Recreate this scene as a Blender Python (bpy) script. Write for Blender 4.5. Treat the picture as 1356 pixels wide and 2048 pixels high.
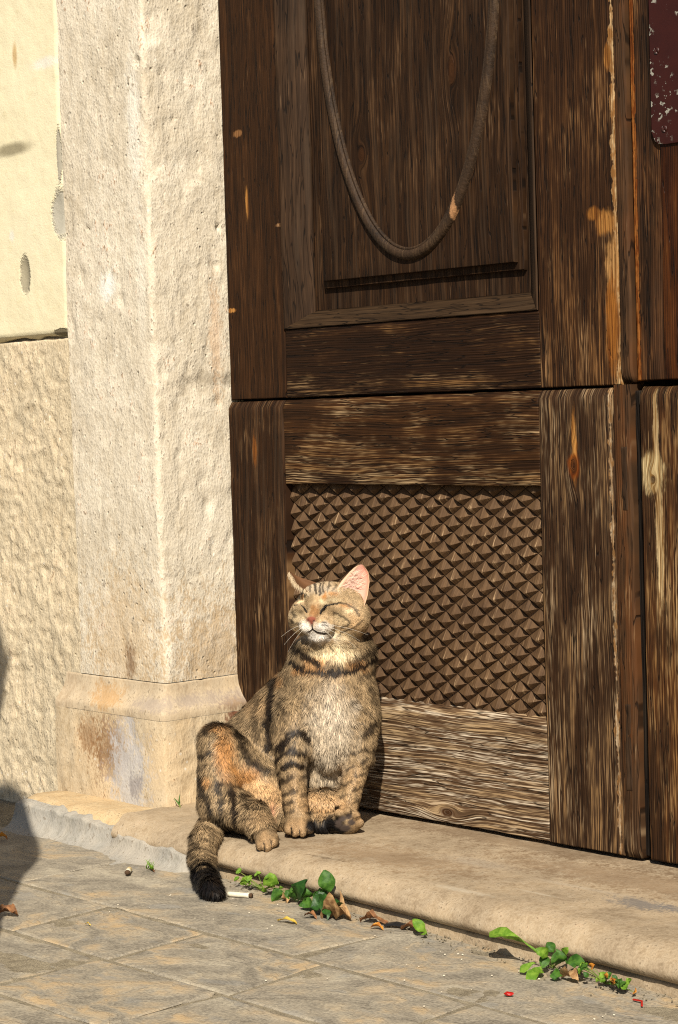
import bpy, bmesh, math, random
import numpy as np
from mathutils import Vector, Matrix, Quaternion

for o in list(bpy.data.objects):
    bpy.data.objects.remove(o)
SC = bpy.context.scene
COL = SC.collection
R = math.radians
rng = np.random.default_rng(7)
random.seed(7)

# ------------------------------------------------------------------ camera
# X runs along the door wall to the right, -Y is out of the wall, Z is up (metres)
YAW, PITCH, ROLL = R(41.60146), R(2.77325), R(1.78253)
CAM = Vector((2.948, -2.366, 0.766))
Fv = Vector((-math.cos(YAW) * math.cos(PITCH), math.sin(YAW) * math.cos(PITCH), -math.sin(PITCH)))
Rv = Fv.cross(Vector((0, 0, 1))).normalized()
Uv = Rv.cross(Fv)
cr, sr = math.cos(ROLL), math.sin(ROLL)
Rv, Uv = Rv * cr - Uv * sr, Rv * sr + Uv * cr
cam = bpy.data.cameras.new('camera')
cam.sensor_fit = 'VERTICAL'
cam.sensor_height = 24.0
cam.sensor_width = 24.0 * 678 / 1024
cam.lens = 4200 / 2048 * 24.0
cam.clip_start = 0.05
cam.clip_end = 500
camo = bpy.data.objects.new('camera', cam)
COL.objects.link(camo)
m = Matrix.Identity(4)
for i in range(3):
    m[i][0], m[i][1], m[i][2], m[i][3] = Rv[i], Uv[i], -Fv[i], CAM[i]
camo.matrix_world = m
SC.camera = camo

# ------------------------------------------------------------------ light
SUN_AZ, SUN_EL = R(46), R(41)          # azimuth from the wall normal towards +X
S = Vector((math.sin(SUN_AZ) * math.cos(SUN_EL), -math.cos(SUN_AZ) * math.cos(SUN_EL), math.sin(SUN_EL)))
sun = bpy.data.lights.new('sun', 'SUN')
sun.energy = 4.8
sun.angle = R(0.53)
sun.color = (1.0, 0.925, 0.80)
suno = bpy.data.objects.new('sun', sun)
COL.objects.link(suno)
suno.location = (3, -4, 4)
suno.rotation_euler = S.to_track_quat('Z', 'Y').to_euler()
world = bpy.data.worlds.new('World')
SC.world = world
world.use_nodes = True
wn = world.node_tree.nodes
sky = wn.new('ShaderNodeTexSky')
sky.sky_type = 'NISHITA'
sky.sun_disc = False
sky.sun_elevation = SUN_EL
sky.sun_rotation = math.atan2(S.x, S.y)
wn['Background'].inputs[1].default_value = 0.05
world.node_tree.links.new(sky.outputs[0], wn['Background'].inputs[0])
SC.view_settings.view_transform = 'Standard'
SC.view_settings.look = 'None'
SC.view_settings.exposure = 0.78
SC.view_settings.gamma = 1.0
SC.cycles.use_denoising = False          # keep the grain of stone, wood and fur crisp
SC.cycles.filter_width = 1.15
SC.cycles.max_bounces = 5
SC.cycles.diffuse_bounces = 3
SC.cycles.use_adaptive_sampling = False

# ------------------------------------------------------------------ numpy noise
def _h(ix, iy, iz, seed):
    h = (ix.astype(np.int64) * 374761393 + iy.astype(np.int64) * 668265263 + iz.astype(np.int64) * 2147483647 + seed * 1274126177) & 0xffffffff
    h = ((h ^ (h >> 13)) * 1274126177) & 0xffffffff
    h = h ^ (h >> 16)
    return (h & 0xffff) / 65535.0

def vnoise(p, seed=0):
    p = np.asarray(p, float)
    i = np.floor(p).astype(np.int64)
    f = p - i
    f = f * f * f * (f * (f * 6 - 15) + 10)
    x, y, z = i[..., 0], i[..., 1], i[..., 2]
    fx, fy, fz = f[..., 0], f[..., 1], f[..., 2]
    r = 0
    for dx in (0, 1):
        for dy in (0, 1):
            for dz in (0, 1):
                w = (fx if dx else 1 - fx) * (fy if dy else 1 - fy) * (fz if dz else 1 - fz)
                r = r + w * _h(x + dx, y + dy, z + dz, seed)
    return r * 2 - 1

def fbm(p, octaves=4, seed=0, gain=0.5):
    r, a = 0, 1.0
    p = np.asarray(p, float)
    for k in range(octaves):
        r = r + a * vnoise(p * 2 ** k + 17.3 * k, seed + k)
        a *= gain
    return r

# ------------------------------------------------------------------ objects
def setp(o, label=None, cat=None, group=None, kind=None):
    if label: o['label'] = label
    if cat: o['category'] = cat
    if group: o['group'] = group
    if kind: o['kind'] = kind
    return o

def empty(name, loc=(0, 0, 0), **k):
    o = bpy.data.objects.new(name, None)
    o.empty_display_size = 0.05
    COL.objects.link(o)
    o.location = loc
    return setp(o, **k)

def world_loc(o):
    v = Vector(o.location)
    while o.parent:
        o = o.parent
        v += Vector(o.location)
    return v

def obj(name, me, mat=None, parent=None, **k):
    """mesh given in world coordinates (thing and part origins only translate)"""
    o = bpy.data.objects.new(name, me)
    COL.objects.link(o)
    if mat is not None and not me.materials:
        me.materials.append(mat)
    if parent is not None:
        o.parent = parent
        o.location = -world_loc(parent)
    return setp(o, **k)

def mesh(name, v, f, smooth=True):
    me = bpy.data.meshes.new(name)
    me.from_pydata(np.asarray(v, float).tolist(), [], f if isinstance(f, list) else np.asarray(f).tolist())
    if smooth:
        me.polygons.foreach_set('use_smooth', [True] * len(me.polygons))
    me.update()
    return me

def mesh_fast(name, v, quads, tris):
    """many small faces without going through python lists"""
    v = np.asarray(v, np.float32); quads = np.asarray(quads, np.int32); tris = np.asarray(tris, np.int32)
    me = bpy.data.meshes.new(name)
    me.vertices.add(len(v)); me.vertices.foreach_set('co', v.ravel())
    me.loops.add(quads.size + tris.size)
    me.loops.foreach_set('vertex_index', np.concatenate([quads.ravel(), tris.ravel()]))
    me.polygons.add(len(quads) + len(tris))
    st = np.concatenate([np.arange(len(quads)) * 4, quads.size + np.arange(len(tris)) * 3]).astype(np.int32)
    me.polygons.foreach_set('loop_start', st)
    me.update(calc_edges=True)
    return me

def grid_faces(n, mm, wrap=False, off=0):
    """n rows x mm cols vertex grid"""
    i = np.arange(n - 1)[:, None]
    j = np.arange(mm if wrap else mm - 1)[None]
    a = i * mm + j
    b = i * mm + (j + 1) % mm
    return (np.stack([a, b, b + mm, a + mm], -1).reshape(-1, 4) + off)

def spaced(a, b, step, r):
    n = max(2, int(round((b - a) / step)) + 1)
    c = np.linspace(a, b, n)
    ex = [a + r * .15, a + r * .5, a + r, b - r, b - r * .5, b - r * .15] if (b - a) > 3 * r else []
    c = np.unique(np.round(np.concatenate([c, ex]), 6))
    keep = [c[0]]
    for x in c[1:]:
        if x - keep[-1] > 1e-4:
            keep.append(x)
    return np.array(keep)

def slab(a0, a1, b0, b1, top, bottom, step=0.02, r=0.002, amp=0.0, freq=30.0, edge=0.0, to=None, seed=0, chamf=None, extra=None, octv=3):
    """rectangular piece with a gridded, rounded, uneven front. (a,b,n) -> world through `to`"""
    A, B = spaced(a0, a1, step, r), spaced(b0, b1, step, r)
    aa, bb = np.meshgrid(A, B)
    d = np.minimum(np.minimum(aa - a0, a1 - aa), np.minimum(bb - b0, b1 - bb))
    q = np.clip(1 - d / r, 0, 1)
    n = top - r * (1 - np.sqrt(np.clip(1 - q * q, 0, 1)))
    P3 = np.stack([aa, bb, np.full_like(aa, seed * 3.7)], -1)
    if amp:
        n = n + amp * fbm(P3 * freq, octv, seed)
    if chamf:                                       # bevelled upper edge (height, depth)
        hh, dd = chamf
        n = n - dd * np.clip(1 - (b1 - bb) / hh, 0, 1)
    if extra is not None:
        n = n + extra(aa, bb)
    if edge:
        ea = edge * vnoise(P3 * 40 + 5, seed + 3)
        eb = edge * vnoise(P3 * 40 + 55, seed + 4)
        aa = aa + ea * ((aa - a0 < 1e-5) | (a1 - aa < 1e-5))
        bb = bb + eb * ((bb - b0 < 1e-5) | (b1 - bb < 1e-5))
    nr, nc = aa.shape
    V = np.stack([aa, bb, n], -1).reshape(-1, 3)
    idx = np.arange(nr * nc).reshape(nr, nc)
    ring = np.concatenate([idx[0, :-1], idx[:-1, -1], idx[-1, :0:-1], idx[:0:-1, 0]])
    bot = V[ring].copy()
    bot[:, 2] = bottom
    k = len(V)
    L = len(ring)
    F = [tuple(f) for f in grid_faces(nr, nc)]
    for i in range(L):
        j = (i + 1) % L
        F.append((ring[i], k + i, k + j, ring[j]))
    V = np.concatenate([V, bot])
    F.append(tuple(range(k + L - 1, k - 1, -1)))
    V = to(V) if to else V
    F = [tuple(int(x) for x in f) for f in F]
    me = mesh('piece', V, F)
    me.polygons[len(F) - 1].use_smooth = False
    bm = bmesh.new(); bm.from_mesh(me)
    bmesh.ops.recalc_face_normals(bm, faces=bm.faces)
    for e in bm.edges:
        if len(e.link_faces) == 2 and e.calc_face_angle(0) > 0.9:
            e.smooth = False
    bm.to_mesh(me); bm.free()
    return me

def wallmap(V):                 # a = X, b = Z, n = distance out of the wall
    return np.stack([V[:, 0], -V[:, 2], V[:, 1]], -1)

def sweep(path, frames, prof):
    pass

# ------------------------------------------------------------------ node helper
class NT:
    def __init__(s, name):
        s.mat = bpy.data.materials.new(name)
        s.mat.use_nodes = True
        s.t = s.mat.node_tree
        s.n = s.t.nodes
        s.b = s.n['Principled BSDF']
        s.b.inputs['Specular IOR Level'].default_value = 0.25
        s.geo = s.n.new('ShaderNodeNewGeometry')
        sp = s.n.new('ShaderNodeSeparateXYZ')
        s.t.links.new(s.geo.outputs['Position'], sp.inputs[0])
        s.pos = s.geo.outputs['Position']
        s.x, s.y, s.z = sp.outputs
        s.oi = s.n.new('ShaderNodeObjectInfo')
        s.rnd = s.m('MULTIPLY', s.oi.outputs['Random'], 53.0)
    def put(s, sock, v):
        if isinstance(v, bpy.types.NodeSocket):
            s.t.links.new(v, sock)
        elif isinstance(v, (tuple, list)) and len(v) == 3 and sock.type == 'RGBA':
            sock.default_value = (*v, 1)
        else:
            sock.default_value = v
    def m(s, op, a, b=0.0, c=0.0, clamp=False):
        k = s.n.new('ShaderNodeMath'); k.operation = op; k.use_clamp = clamp
        s.put(k.inputs[0], a); s.put(k.inputs[1], b); s.put(k.inputs[2], c)
        return k.outputs[0]
    def add(s, *a):
        r = a[0]
        for q in a[1:]: r = s.m('ADD', r, q)
        return r
    def mul(s, *a):
        r = a[0]
        for q in a[1:]: r = s.m('MULTIPLY', r, q)
        return r
    def vec(s, x, y, z=0.0):
        k = s.n.new('ShaderNodeCombineXYZ')
        s.put(k.inputs[0], x); s.put(k.inputs[1], y); s.put(k.inputs[2], z)
        return k.outputs[0]
    def noise(s, v, scale=1.0, detail=3.0, rough=0.55, dist=0.0):
        k = s.n.new('ShaderNodeTexNoise')
        s.put(k.inputs['Vector'], v); k.inputs['Scale'].default_value = scale
        k.inputs['Detail'].default_value = detail; k.inputs['Roughness'].default_value = rough
        k.inputs['Distortion'].default_value = dist
        return k.outputs[0]
    def voro(s, v, scale, feat='F1', rnd=1.0):
        k = s.n.new('ShaderNodeTexVoronoi'); k.feature = feat
        s.put(k.inputs['Vector'], v); k.inputs['Scale'].default_value = scale; k.inputs['Randomness'].default_value = rnd
        return k.outputs[0]
    def ss(s, v, a, b, lo=0.0, hi=1.0):
        k = s.n.new('ShaderNodeMapRange'); k.interpolation_type = 'SMOOTHSTEP'
        s.put(k.inputs[0], v); s.put(k.inputs[1], a); s.put(k.inputs[2], b); s.put(k.inputs[3], lo); s.put(k.inputs[4], hi)
        return k.outputs[0]
    def mix(s, f, a, b, blend='MIX'):
        k = s.n.new('ShaderNodeMix'); k.data_type = 'RGBA'; k.blend_type = blend
        s.put(k.inputs[0], f); s.put(k.inputs[6], a); s.put(k.inputs[7], b)
        return k.outputs[2]
    def ramp(s, v, stops):
        k = s.n.new('ShaderNodeValToRGB')
        e = k.color_ramp.elements
        while len(e) < len(stops): e.new(0.5)
        for q, (p, c) in zip(e, stops): q.position = p; q.color = (*c, 1)
        s.put(k.inputs[0], v)
        return k.outputs[0]
    def bump(s, h, dist, strength=1.0, normal=None):
        k = s.n.new('ShaderNodeBump'); k.inputs['Strength'].default_value = strength; k.inputs['Distance'].default_value = dist
        s.put(k.inputs['Height'], h)
        if normal is not None: s.put(k.inputs['Normal'], normal)
        return k.outputs[0]
    def blob(s, u, v, u0, v0, ru, rv, warp, amt=0.8, soft=0.35):
        """irregular patch mask at (u0,v0)"""
        du = s.m('DIVIDE', s.m('SUBTRACT', u, u0), ru); dv = s.m('DIVIDE', s.m('SUBTRACT', v, v0), rv)
        d = s.m('SQRT', s.add(s.mul(du, du), s.mul(dv, dv)))
        d = s.add(d, s.mul(s.m('SUBTRACT', warp, 0.5), amt * 2))
        return s.ss(d, 1.0 - soft, 1.0 + soft, 1.0, 0.0)
    def out(s, col, rough=0.8, normal=None):
        s.put(s.b.inputs['Base Color'], col); s.put(s.b.inputs['Roughness'], rough)
        if normal is not None: s.put(s.b.inputs['Normal'], normal)
        return s.mat

def hexc(r, g, b, k=1.0):
    f = lambda c: (c / 255 / 12.92 if c / 255 <= 0.04045 else ((c / 255 + 0.055) / 1.055) ** 2.4) * k
    return (f(r), f(g), f(b))

# ------------------------------------------------------------------ materials: wood
def wood(name, axis='z', dark=(60, 40, 24), mid=(92, 66, 42), light=(176, 140, 96), wear=0.35, patchy=1.0, k=0.42,
         red=0.0, knots=(), marks=(), grey=0.0, bumpd=0.0014, ring=1500.0, rgw=0.12, edge=(), bot=None, fs=1.0, rough=0.7):
    s = NT(name)
    ac, al = (s.x, s.z) if axis == 'z' else (s.z, s.x)
    w1 = s.m('SUBTRACT', s.noise(s.vec(s.mul(ac, 6.0), s.mul(al, 2.0), s.rnd), 1.0, 2.0), 0.5)
    a2 = s.add(ac, s.mul(w1, 0.03))
    kn = None
    for (kx, kz, kr, asp) in knots:
        ka, kl = (kx, kz) if axis == 'z' else (kz, kx)
        da = s.m('SUBTRACT', ac, ka); dl = s.m('SUBTRACT', al, kl)
        q = s.add(s.m('POWER', s.m('DIVIDE', s.m('ABSOLUTE', da), kr * 1.7), 2.0), s.m('POWER', s.m('DIVIDE', s.m('ABSOLUTE', dl), kr * asp * 2.2), 2.0))
        g = s.m('EXPONENT', s.mul(q, -1.0))
        rad = s.m('SQRT', s.add(s.mul(da, da), s.mul(s.mul(dl, dl), 1.0 / asp ** 2)))
        a2 = s.add(s.mul(a2, s.m('SUBTRACT', 1.0, g)), s.mul(g, s.add(rad, ka)))
        e = s.ss(s.add(rad, s.mul(w1, 0.012)), kr * 0.5, kr * 1.05, 1.0, 0.0)
        kn = e if kn is None else s.m('MAXIMUM', kn, e)
    s.b.inputs['Specular IOR Level'].default_value = 0.10
    s1 = s.noise(s.vec(s.mul(a2, (340.0 if axis == 'z' else 480.0) * fs), s.mul(al, 9.0), s.rnd), 1.0, 2.5, 0.65)
    s2 = s.noise(s.vec(s.mul(a2, (520.0 if axis == 'z' else 720.0) * fs), s.mul(al, 30.0), s.rnd), 1.0, 1.0, 0.6)
    b1 = s.noise(s.vec(s.mul(a2, 80.0), s.mul(al, 4.0), s.rnd), 1.0, 2.5, 0.6)
    pt = s.noise(s.vec(s.mul(ac, 20.0), s.mul(al, 8.0), s.rnd), 1.0, 3.0, 0.65)
    rg = s.m('MULTIPLY_ADD', s.m('SINE', s.add(s.mul(a2, ring), s.mul(b1, 9.0))), 0.5, 0.5)
    mixc = lambda f, g=1.0: hexc(dark[0] + (mid[0] - dark[0]) * f, dark[1] + (mid[1] - dark[1]) * f, dark[2] + (mid[2] - dark[2]) * f, k * g)
    base = s.ramp(s.add(s.mul(s1, 0.50), s.mul(b1, 0.25), s.mul(pt, 0.25)), [(0.36, mixc(0.05, .85)), (0.50, mixc(0.5)), (0.64, mixc(1.05, 1.1))])
    if red:
        base = s.mix(s.mul(s.ss(s.add(s.mul(b1, 0.5), s.mul(pt, 0.5)), 0.42, 0.60), red), base, hexc(112, 64, 28, k))
    if grey:
        base = s.mix(s.mul(s.ss(b1, 0.48, 0.64), grey * 0.6), base, hexc(92, 80, 66, k))
    zn = s.add(s.mul(pt, 0.72), s.mul(b1, 0.28), s.mul(rg, rgw * 0.5))
    if bot:                              # paint lost near a splashed end: (coordinate, where, width, gain)
        cc = s.z if bot[0] == 'z' else s.x
        zn = s.add(zn, s.mul(s.ss(cc, bot[1], bot[1] + bot[2], 1.0, 0.0), bot[3]))
    zc = 0.5 + rgw * .25 + (0.5 - wear) * 0.55
    zone = s.ss(zn, zc - 0.10, zc + 0.10)
    ln = s.add(s.mul(s1, 0.62), s.mul(s2, 0.38))
    wk = s.m('MAXIMUM', s.mul(s.ss(ln, 0.47, 0.58), zone), s.mul(s.ss(ln, 0.63, 0.70), 0.55))
    lt = s.mix(s.ss(b1, 0.38, 0.62), hexc(*light, k * 1.5), hexc(light[0] * .88, light[1] * .80, light[2] * .68, k * 1.2))
    col = s.mix(s.mul(wk, 0.66), base, lt)
    crk = s.mul(s.ss(s.m('ABSOLUTE', s.m('SUBTRACT', b1, 0.47)), 0.003, 0.012, 1.0, 0.0), 0.75)
    col = s.mix(crk, col, hexc(16, 11, 7, k))
    ck = s.ss(s.add(s.mul(s1, 0.5), s.mul(s2, 0.5)), 0.385, 0.33)
    col = s.mix(s.mul(ck, 0.75), col, hexc(24, 17, 12, k))
    wn_ = s.noise(s.vec(s.mul(ac, 150.0), s.mul(al, 45.0), 3.0), 1.0, 3.0, 0.6)
    for (ex, ew, lo, cc) in edge:        # raw splintered arris: (centre, half width, coverage, colour)
        wob = s.noise(s.vec(3.0, s.mul(s.z, 16.0), 0.0), 1.0, 4.0, 0.7)
        dd = s.m('ABSOLUTE', s.m('SUBTRACT', s.add(s.x, s.mul(s.m('SUBTRACT', wob, 0.5), ew * 1.2)), ex))
        wd = s.mul(s.ss(s.add(s.mul(wob, 0.6), s.mul(wn_, 0.4)), lo - 0.10, lo + 0.16), ew)
        mk = s.ss(s.m('SUBTRACT', dd, wd), -0.0012, 0.0008, 1.0, 0.0)
        col = s.mix(mk, col, s.mix(s.ss(wn_, 0.35, 0.6), hexc(*cc, k * 1.2), hexc(cc[0] * .72, cc[1] * .6, cc[2] * .45, k * 1.2)))
    for (mx, mz, rx, rz, mc) in marks:
        mk = s.blob(s.x, s.z, mx, mz, rx, rz, s.add(s.mul(wn_, 0.55), s.mul(s1, 0.45)), 1.1, 0.3)
        col = s.mix(mk, col, s.mix(s.ss(s1, 0.35, 0.62), hexc(mc[0] * .6, mc[1] * .5, mc[2] * .36, k * 1.2), hexc(*mc, k * 1.2)))
    if kn is not None:
        col = s.mix(s.mul(kn, 0.85), col, s.mix(s1, hexc(34, 20, 10, k), hexc(100, 60, 28, k)))
    h = s.add(s.mul(rg, 0.3), s.mul(s1, 0.7), s.mul(ck, -0.6), s.mul(wk, 0.2), s.mul(b1, 0.8), s.mul(crk, -1.0))
    return s.out(col, rough, s.bump(h, bumpd, 1.0))

DK = dict(dark=(44, 26, 12), mid=(86, 54, 28))
PALE, RAW = (222, 186, 136), (206, 146, 76)
M_stile_ul = wood('wood_stile_upper', 'z', **DK, light=(140, 108, 76), wear=0.20, patchy=1.2, marks=[
    (0.064, 1.135, 0.004, 0.028, RAW), (0.045, 1.26, 0.012, 0.006, (176, 128, 82)), (0.15, 1.09, 0.009, 0.003, (180, 140, 100)), (0.01, 0.95, 0.012, 0.004, RAW)])
M_rail_u = wood('wood_rail_upper', 'x', dark=(38, 22, 11), mid=(68, 42, 22), light=(180, 146, 104), wear=0.30, patchy=1.1, bot=('z', 0.79, 0.06, 0.05))
M_panel_u = wood('wood_panel_upper', 'z', dark=(34, 20, 10), mid=(86, 57, 32), light=(140, 112, 84), wear=0.24, patchy=1.3, ring=900, knots=[(0.57, 1.30, 0.012, 2.4), (0.352, 1.19, 0.012, 1.6)], grey=0.3)
M_mould = wood('wood_moulding', 'z', dark=(52, 36, 23), mid=(90, 65, 44), light=(130, 104, 78), wear=0.2, grey=0.3, bumpd=0.0005, marks=[(0.571, 1.078, 0.006, 0.028, (206, 152, 104))])
def oval_mat():
    s = NT('wood_oval_bead')
    s.b.inputs['Specular IOR Level'].default_value = 0.2
    n1 = s.noise(s.pos, 26.0, 3.0); n2 = s.noise(s.pos, 220.0, 3.0, 0.6)
    col = s.ramp(s.add(s.mul(n1, 0.6), s.mul(n2, 0.4)), [(0.35, hexc(46, 32, 20, 0.36)), (0.65, hexc(92, 67, 44, 0.36))])
    mk = s.blob(s.x, s.z, 0.571, 1.078, 0.006, 0.026, n2, 1.0, 0.3)
    col = s.mix(mk, col, hexc(206, 152, 104, 0.5))
    col = s.mix(s.mul(s.ss(s.noise(s.vec(s.mul(s.x, 420.0), s.mul(s.z, 14.0), 0.0), 1.0, 2.0), 0.52, 0.66), 0.5), col, hexc(120, 94, 66, 0.4))
    return s.out(col, 0.72, s.bump(s.add(n2, s.mul(n1, 1.5)), 0.0012))
M_oval = oval_mat()
M_sill = wood('wood_sill', 'x', dark=(58, 42, 27), mid=(90, 67, 44), light=(130, 106, 78), wear=0.15, grey=0.3)
M_stile_ur = wood('wood_stile_upper_right', 'z', dark=(48, 28, 14), mid=(92, 59, 32), light=(182, 142, 98), wear=0.33, patchy=0.9, edge=[(0.913, 0.008, 0.45, PALE)], marks=[
    (0.893, 1.03, 0.018, 0.018, RAW), (0.905, 0.965, 0.013, 0.04, (206, 156, 96)), (0.902, 0.88, 0.012, 0.07, (176, 112, 46)), (0.905, 1.27, 0.007, 0.018, RAW), (0.87, 1.045, 0.012, 0.010, (170, 112, 50))], bot=('z', 0.79, 0.25, 0.05))
M_stile_ll = wood('wood_stile_lower_left', 'z', **DK, light=(184, 150, 110), wear=0.34, patchy=1.0, grey=0.4, bot=('z', 0.25, 0.25, 0.10), marks=[(0.07, 0.70, 0.006, 0.03, (150, 92, 40))])
M_rail_lt = wood('wood_rail_lower_top', 'x', dark=(44, 26, 12), mid=(90, 57, 28), light=(200, 170, 128), wear=0.39, patchy=0.9, red=0.15, bot=('z', 0.64, 0.07, 0.08))
M_rail_lb = wood('wood_rail_lower_bottom', 'x', dark=(84, 60, 40), mid=(136, 106, 76), light=(230, 214, 188), wear=0.74, k=0.52, patchy=0.7, grey=0.3, bumpd=0.0018, ring=1000, rgw=0.16, fs=0.8, knots=[(0.53, 0.11, 0.010, 2.0)])
M_stile_lr = wood('wood_stile_lower_right', 'z', dark=(52, 33, 19), mid=(98, 67, 41), light=(200, 172, 134), wear=0.45, patchy=0.8, grey=0.3, edge=[(0.898, 0.008, 0.50, (214, 188, 152))], knots=[(0.824, 0.672, 0.008, 1.9)],
    marks=[(0.826, 0.70, 0.005, 0.05, RAW), (0.824, 0.672, 0.011, 0.018, (176, 96, 30))], bot=('z', 0.1, 0.3, 0.05))
M_astr = wood('wood_astragal', 'z', dark=(66, 46, 30), mid=(116, 82, 52), light=(200, 172, 134), wear=0.26, red=0.6, bot=('z', 0.10, 0.10, 0.22))
M_right_u = wood('wood_right_leaf_upper', 'z', dark=(44, 22, 11), mid=(96, 50, 22), light=(170, 124, 76), wear=0.24, red=0.5, rough=0.5)
M_right_ul = wood('wood_right_stile_upper', 'z', dark=(44, 29, 18), mid=(88, 58, 34), light=(184, 138, 90), wear=0.36, red=0.4, grey=0.3, edge=[(0.948, 0.007, 0.40, (176, 110, 50))])
M_right_l = wood('wood_right_leaf_lower', 'z', dark=(54, 34, 19), mid=(100, 67, 38), light=(204, 168, 118), wear=0.46, red=0.4, patchy=0.9,
    marks=[(0.986, 0.72, 0.005, 0.06, (236, 206, 154)), (0.989, 0.56, 0.007, 0.09, (236, 206, 154)), (0.978, 0.661, 0.022, 0.030, (240, 214, 160))], knots=[(0.979, 0.652, 0.006, 1.3)])
M_dark = wood('wood_rebate', 'z', dark=(24, 18, 14), mid=(52, 44, 38), light=(80, 70, 60), wear=0.12, grey=0.4)
M_latt_base = wood('wood_lattice_back', 'z', dark=(40, 27, 17), mid=(66, 46, 30), light=(120, 90, 60), wear=0.15)

def lattice_mat():
    s = NT('wood_carved_pyramids')
    g1 = s.noise(s.vec(s.mul(s.x, 330.0), s.mul(s.z, 14.0), s.rnd), 1.0, 3.0, 0.6)
    g2 = s.noise(s.vec(s.mul(s.x, 700.0), s.mul(s.z, 30.0), s.rnd), 1.0, 2.0, 0.6)
    pt = s.noise(s.pos, 40.0, 3.0)
    big = s.noise(s.pos, 5.0, 2.0)
    base = s.ramp(s.add(s.mul(g1, 0.45), s.mul(pt, 0.3), s.mul(big, 0.25)), [(0.32, hexc(76, 52, 31, 0.46)), (0.70, hexc(136, 103, 68, 0.46))])
    tip = s.ss(s.y, 0.0085, 0.003)
    wk = s.ss(s.add(s.mul(g1, 0.55), s.mul(g2, 0.45), s.mul(tip, 0.07), s.mul(big, 0.14), s.mul(s.oi.outputs['Random'], 0.06)), 0.70, 0.80)
    col = s.mix(wk, base, hexc(200, 166, 124, 0.44))
    return s.out(col, 0.72, s.bump(s.add(g1, s.mul(g2, 0.5), pt), 0.0008))
M_latt = lattice_mat()

# ------------------------------------------------------------------ materials: stone, plaster, ground
def stone(name, c=((196, 180, 152), (222, 206, 176), (176, 158, 130)), k=0.64, stains=(), warm=0.0, bumpd=0.0021, pits=1.0, grain=1.0, orange=0.3, rough=0.9, zst=0.6, white=0.6):
    s = NT(name)
    n1 = s.noise(s.pos, 9.0, 3.0, 0.6)
    n2 = s.noise(s.vec(s.mul(s.x, 55.0), s.mul(s.y, 55.0), s.mul(s.z, 55.0 * zst)), 1.0, 3.0, 0.65)
    n3 = s.noise(s.vec(s.mul(s.x, 230.0), s.mul(s.y, 230.0), s.mul(s.z, 230.0 * zst)), 1.0, 2.0, 0.6)
    col = s.ramp(s.add(s.mul(n1, 0.35), s.mul(n2, 0.35), s.mul(n3, 0.30)), [(0.38, hexc(*c[2], k)), (0.50, hexc(*c[0], k)), (0.64, hexc(*c[1], k))])
    if warm:
        col = s.mix(s.mul(s.ss(n1, 0.42, 0.62), warm), col, hexc(216, 182, 134, k))
    if orange:
        om = s.mul(s.ss(n2, 0.57, 0.66), s.ss(n1, 0.50, 0.60), s.ss(n3, 0.42, 0.58), orange)
        col = s.mix(om, col, hexc(200, 134, 72, k))
    vd = s.voro(s.pos, 60.0)
    wsp = s.mul(s.ss(vd, 0.10, 0.20, 1.0, 0.0), s.ss(n1, 0.50, 0.56), white)
    col = s.mix(wsp, col, hexc(240, 233, 218, k))
    dk = s.mul(s.ss(n3, 0.54, 0.68), s.ss(n2, 0.46, 0.60))
    col = s.mix(s.mul(dk, 0.7), col, hexc(112, 92, 68, k))
    wn_ = s.add(s.mul(n2, 0.5), s.mul(n3, 0.5))
    for (u, v, u0, v0, ru, rv, cc, a) in stains:
        su, sv = {'x': s.x, 'y': s.y, 'z': s.z}[u], {'x': s.x, 'y': s.y, 'z': s.z}[v]
        mk = s.mul(s.blob(su, sv, u0, v0, ru, rv, wn_, 2.4, 0.55), a)
        col = s.mix(mk, col, hexc(*cc, k))
    pit = s.mul(s.ss(vd, 0.0, 0.22, 1.0, 0.0), s.ss(n1, 0.50, 0.44))
    h = s.add(s.mul(n2, 1.3), s.mul(n3, 0.8 * grain), s.mul(pit, -0.8 * pits))
    return s.out(col, rough, s.bump(h, bumpd))

M_shaft = stone('limestone_shaft', ((214, 202, 180), (236, 226, 206), (194, 180, 156)), k=0.74, stains=[
    ('y', 'z', -0.05, 0.33, 0.09, 0.10, (176, 150, 116), 0.6), ('x', 'z', -0.12, 0.36, 0.10, 0.12, (196, 168, 128), 0.5), ('x', 'z', -0.10, 0.33, 0.012, 0.03, (120, 86, 54), 0.7),
    ('y', 'z', -0.03, 0.83, 0.05, 0.012, (150, 138, 118), 0.6), ('x', 'z', -0.036, 1.28, 0.018, 0.1, (242, 236, 222), 0.6), ('x', 'z', -0.03, 1.0, 0.014, 0.09, (240, 232, 214), 0.5), ('x', 'z', -0.13, 1.0, 0.02, 0.02, (236, 236, 228), 0.8),
    ('y', 'z', -0.03, 0.90, 0.012, 0.10, (200, 150, 100), 0.35)], orange=0.5)
M_block = stone('hammered_limestone', ((212, 196, 166), (234, 218, 188), (186, 168, 138)), k=0.70, bumpd=0.0026, pits=0.8, orange=0.2, warm=0.15)
M_base = stone('limestone_base', ((212, 192, 160), (232, 214, 182), (188, 166, 132)), k=0.66, warm=0.35, bumpd=0.0014, stains=[
    ('x', 'z', -0.13, 0.17, 0.06, 0.05, (134, 92, 52), 0.75), ('x', 'z', -0.08, 0.13, 0.05, 0.09, (206, 204, 202), 0.75), ('x', 'z', -0.06, 0.115, 0.02, 0.02, (150, 142, 140), 0.7),
    ('y', 'z', -0.03, 0.225, 0.018, 0.02, (118, 66, 42), 0.9), ('x', 'z', -0.20, 0.19, 0.03, 0.035, (150, 108, 66), 0.6)])
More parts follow.
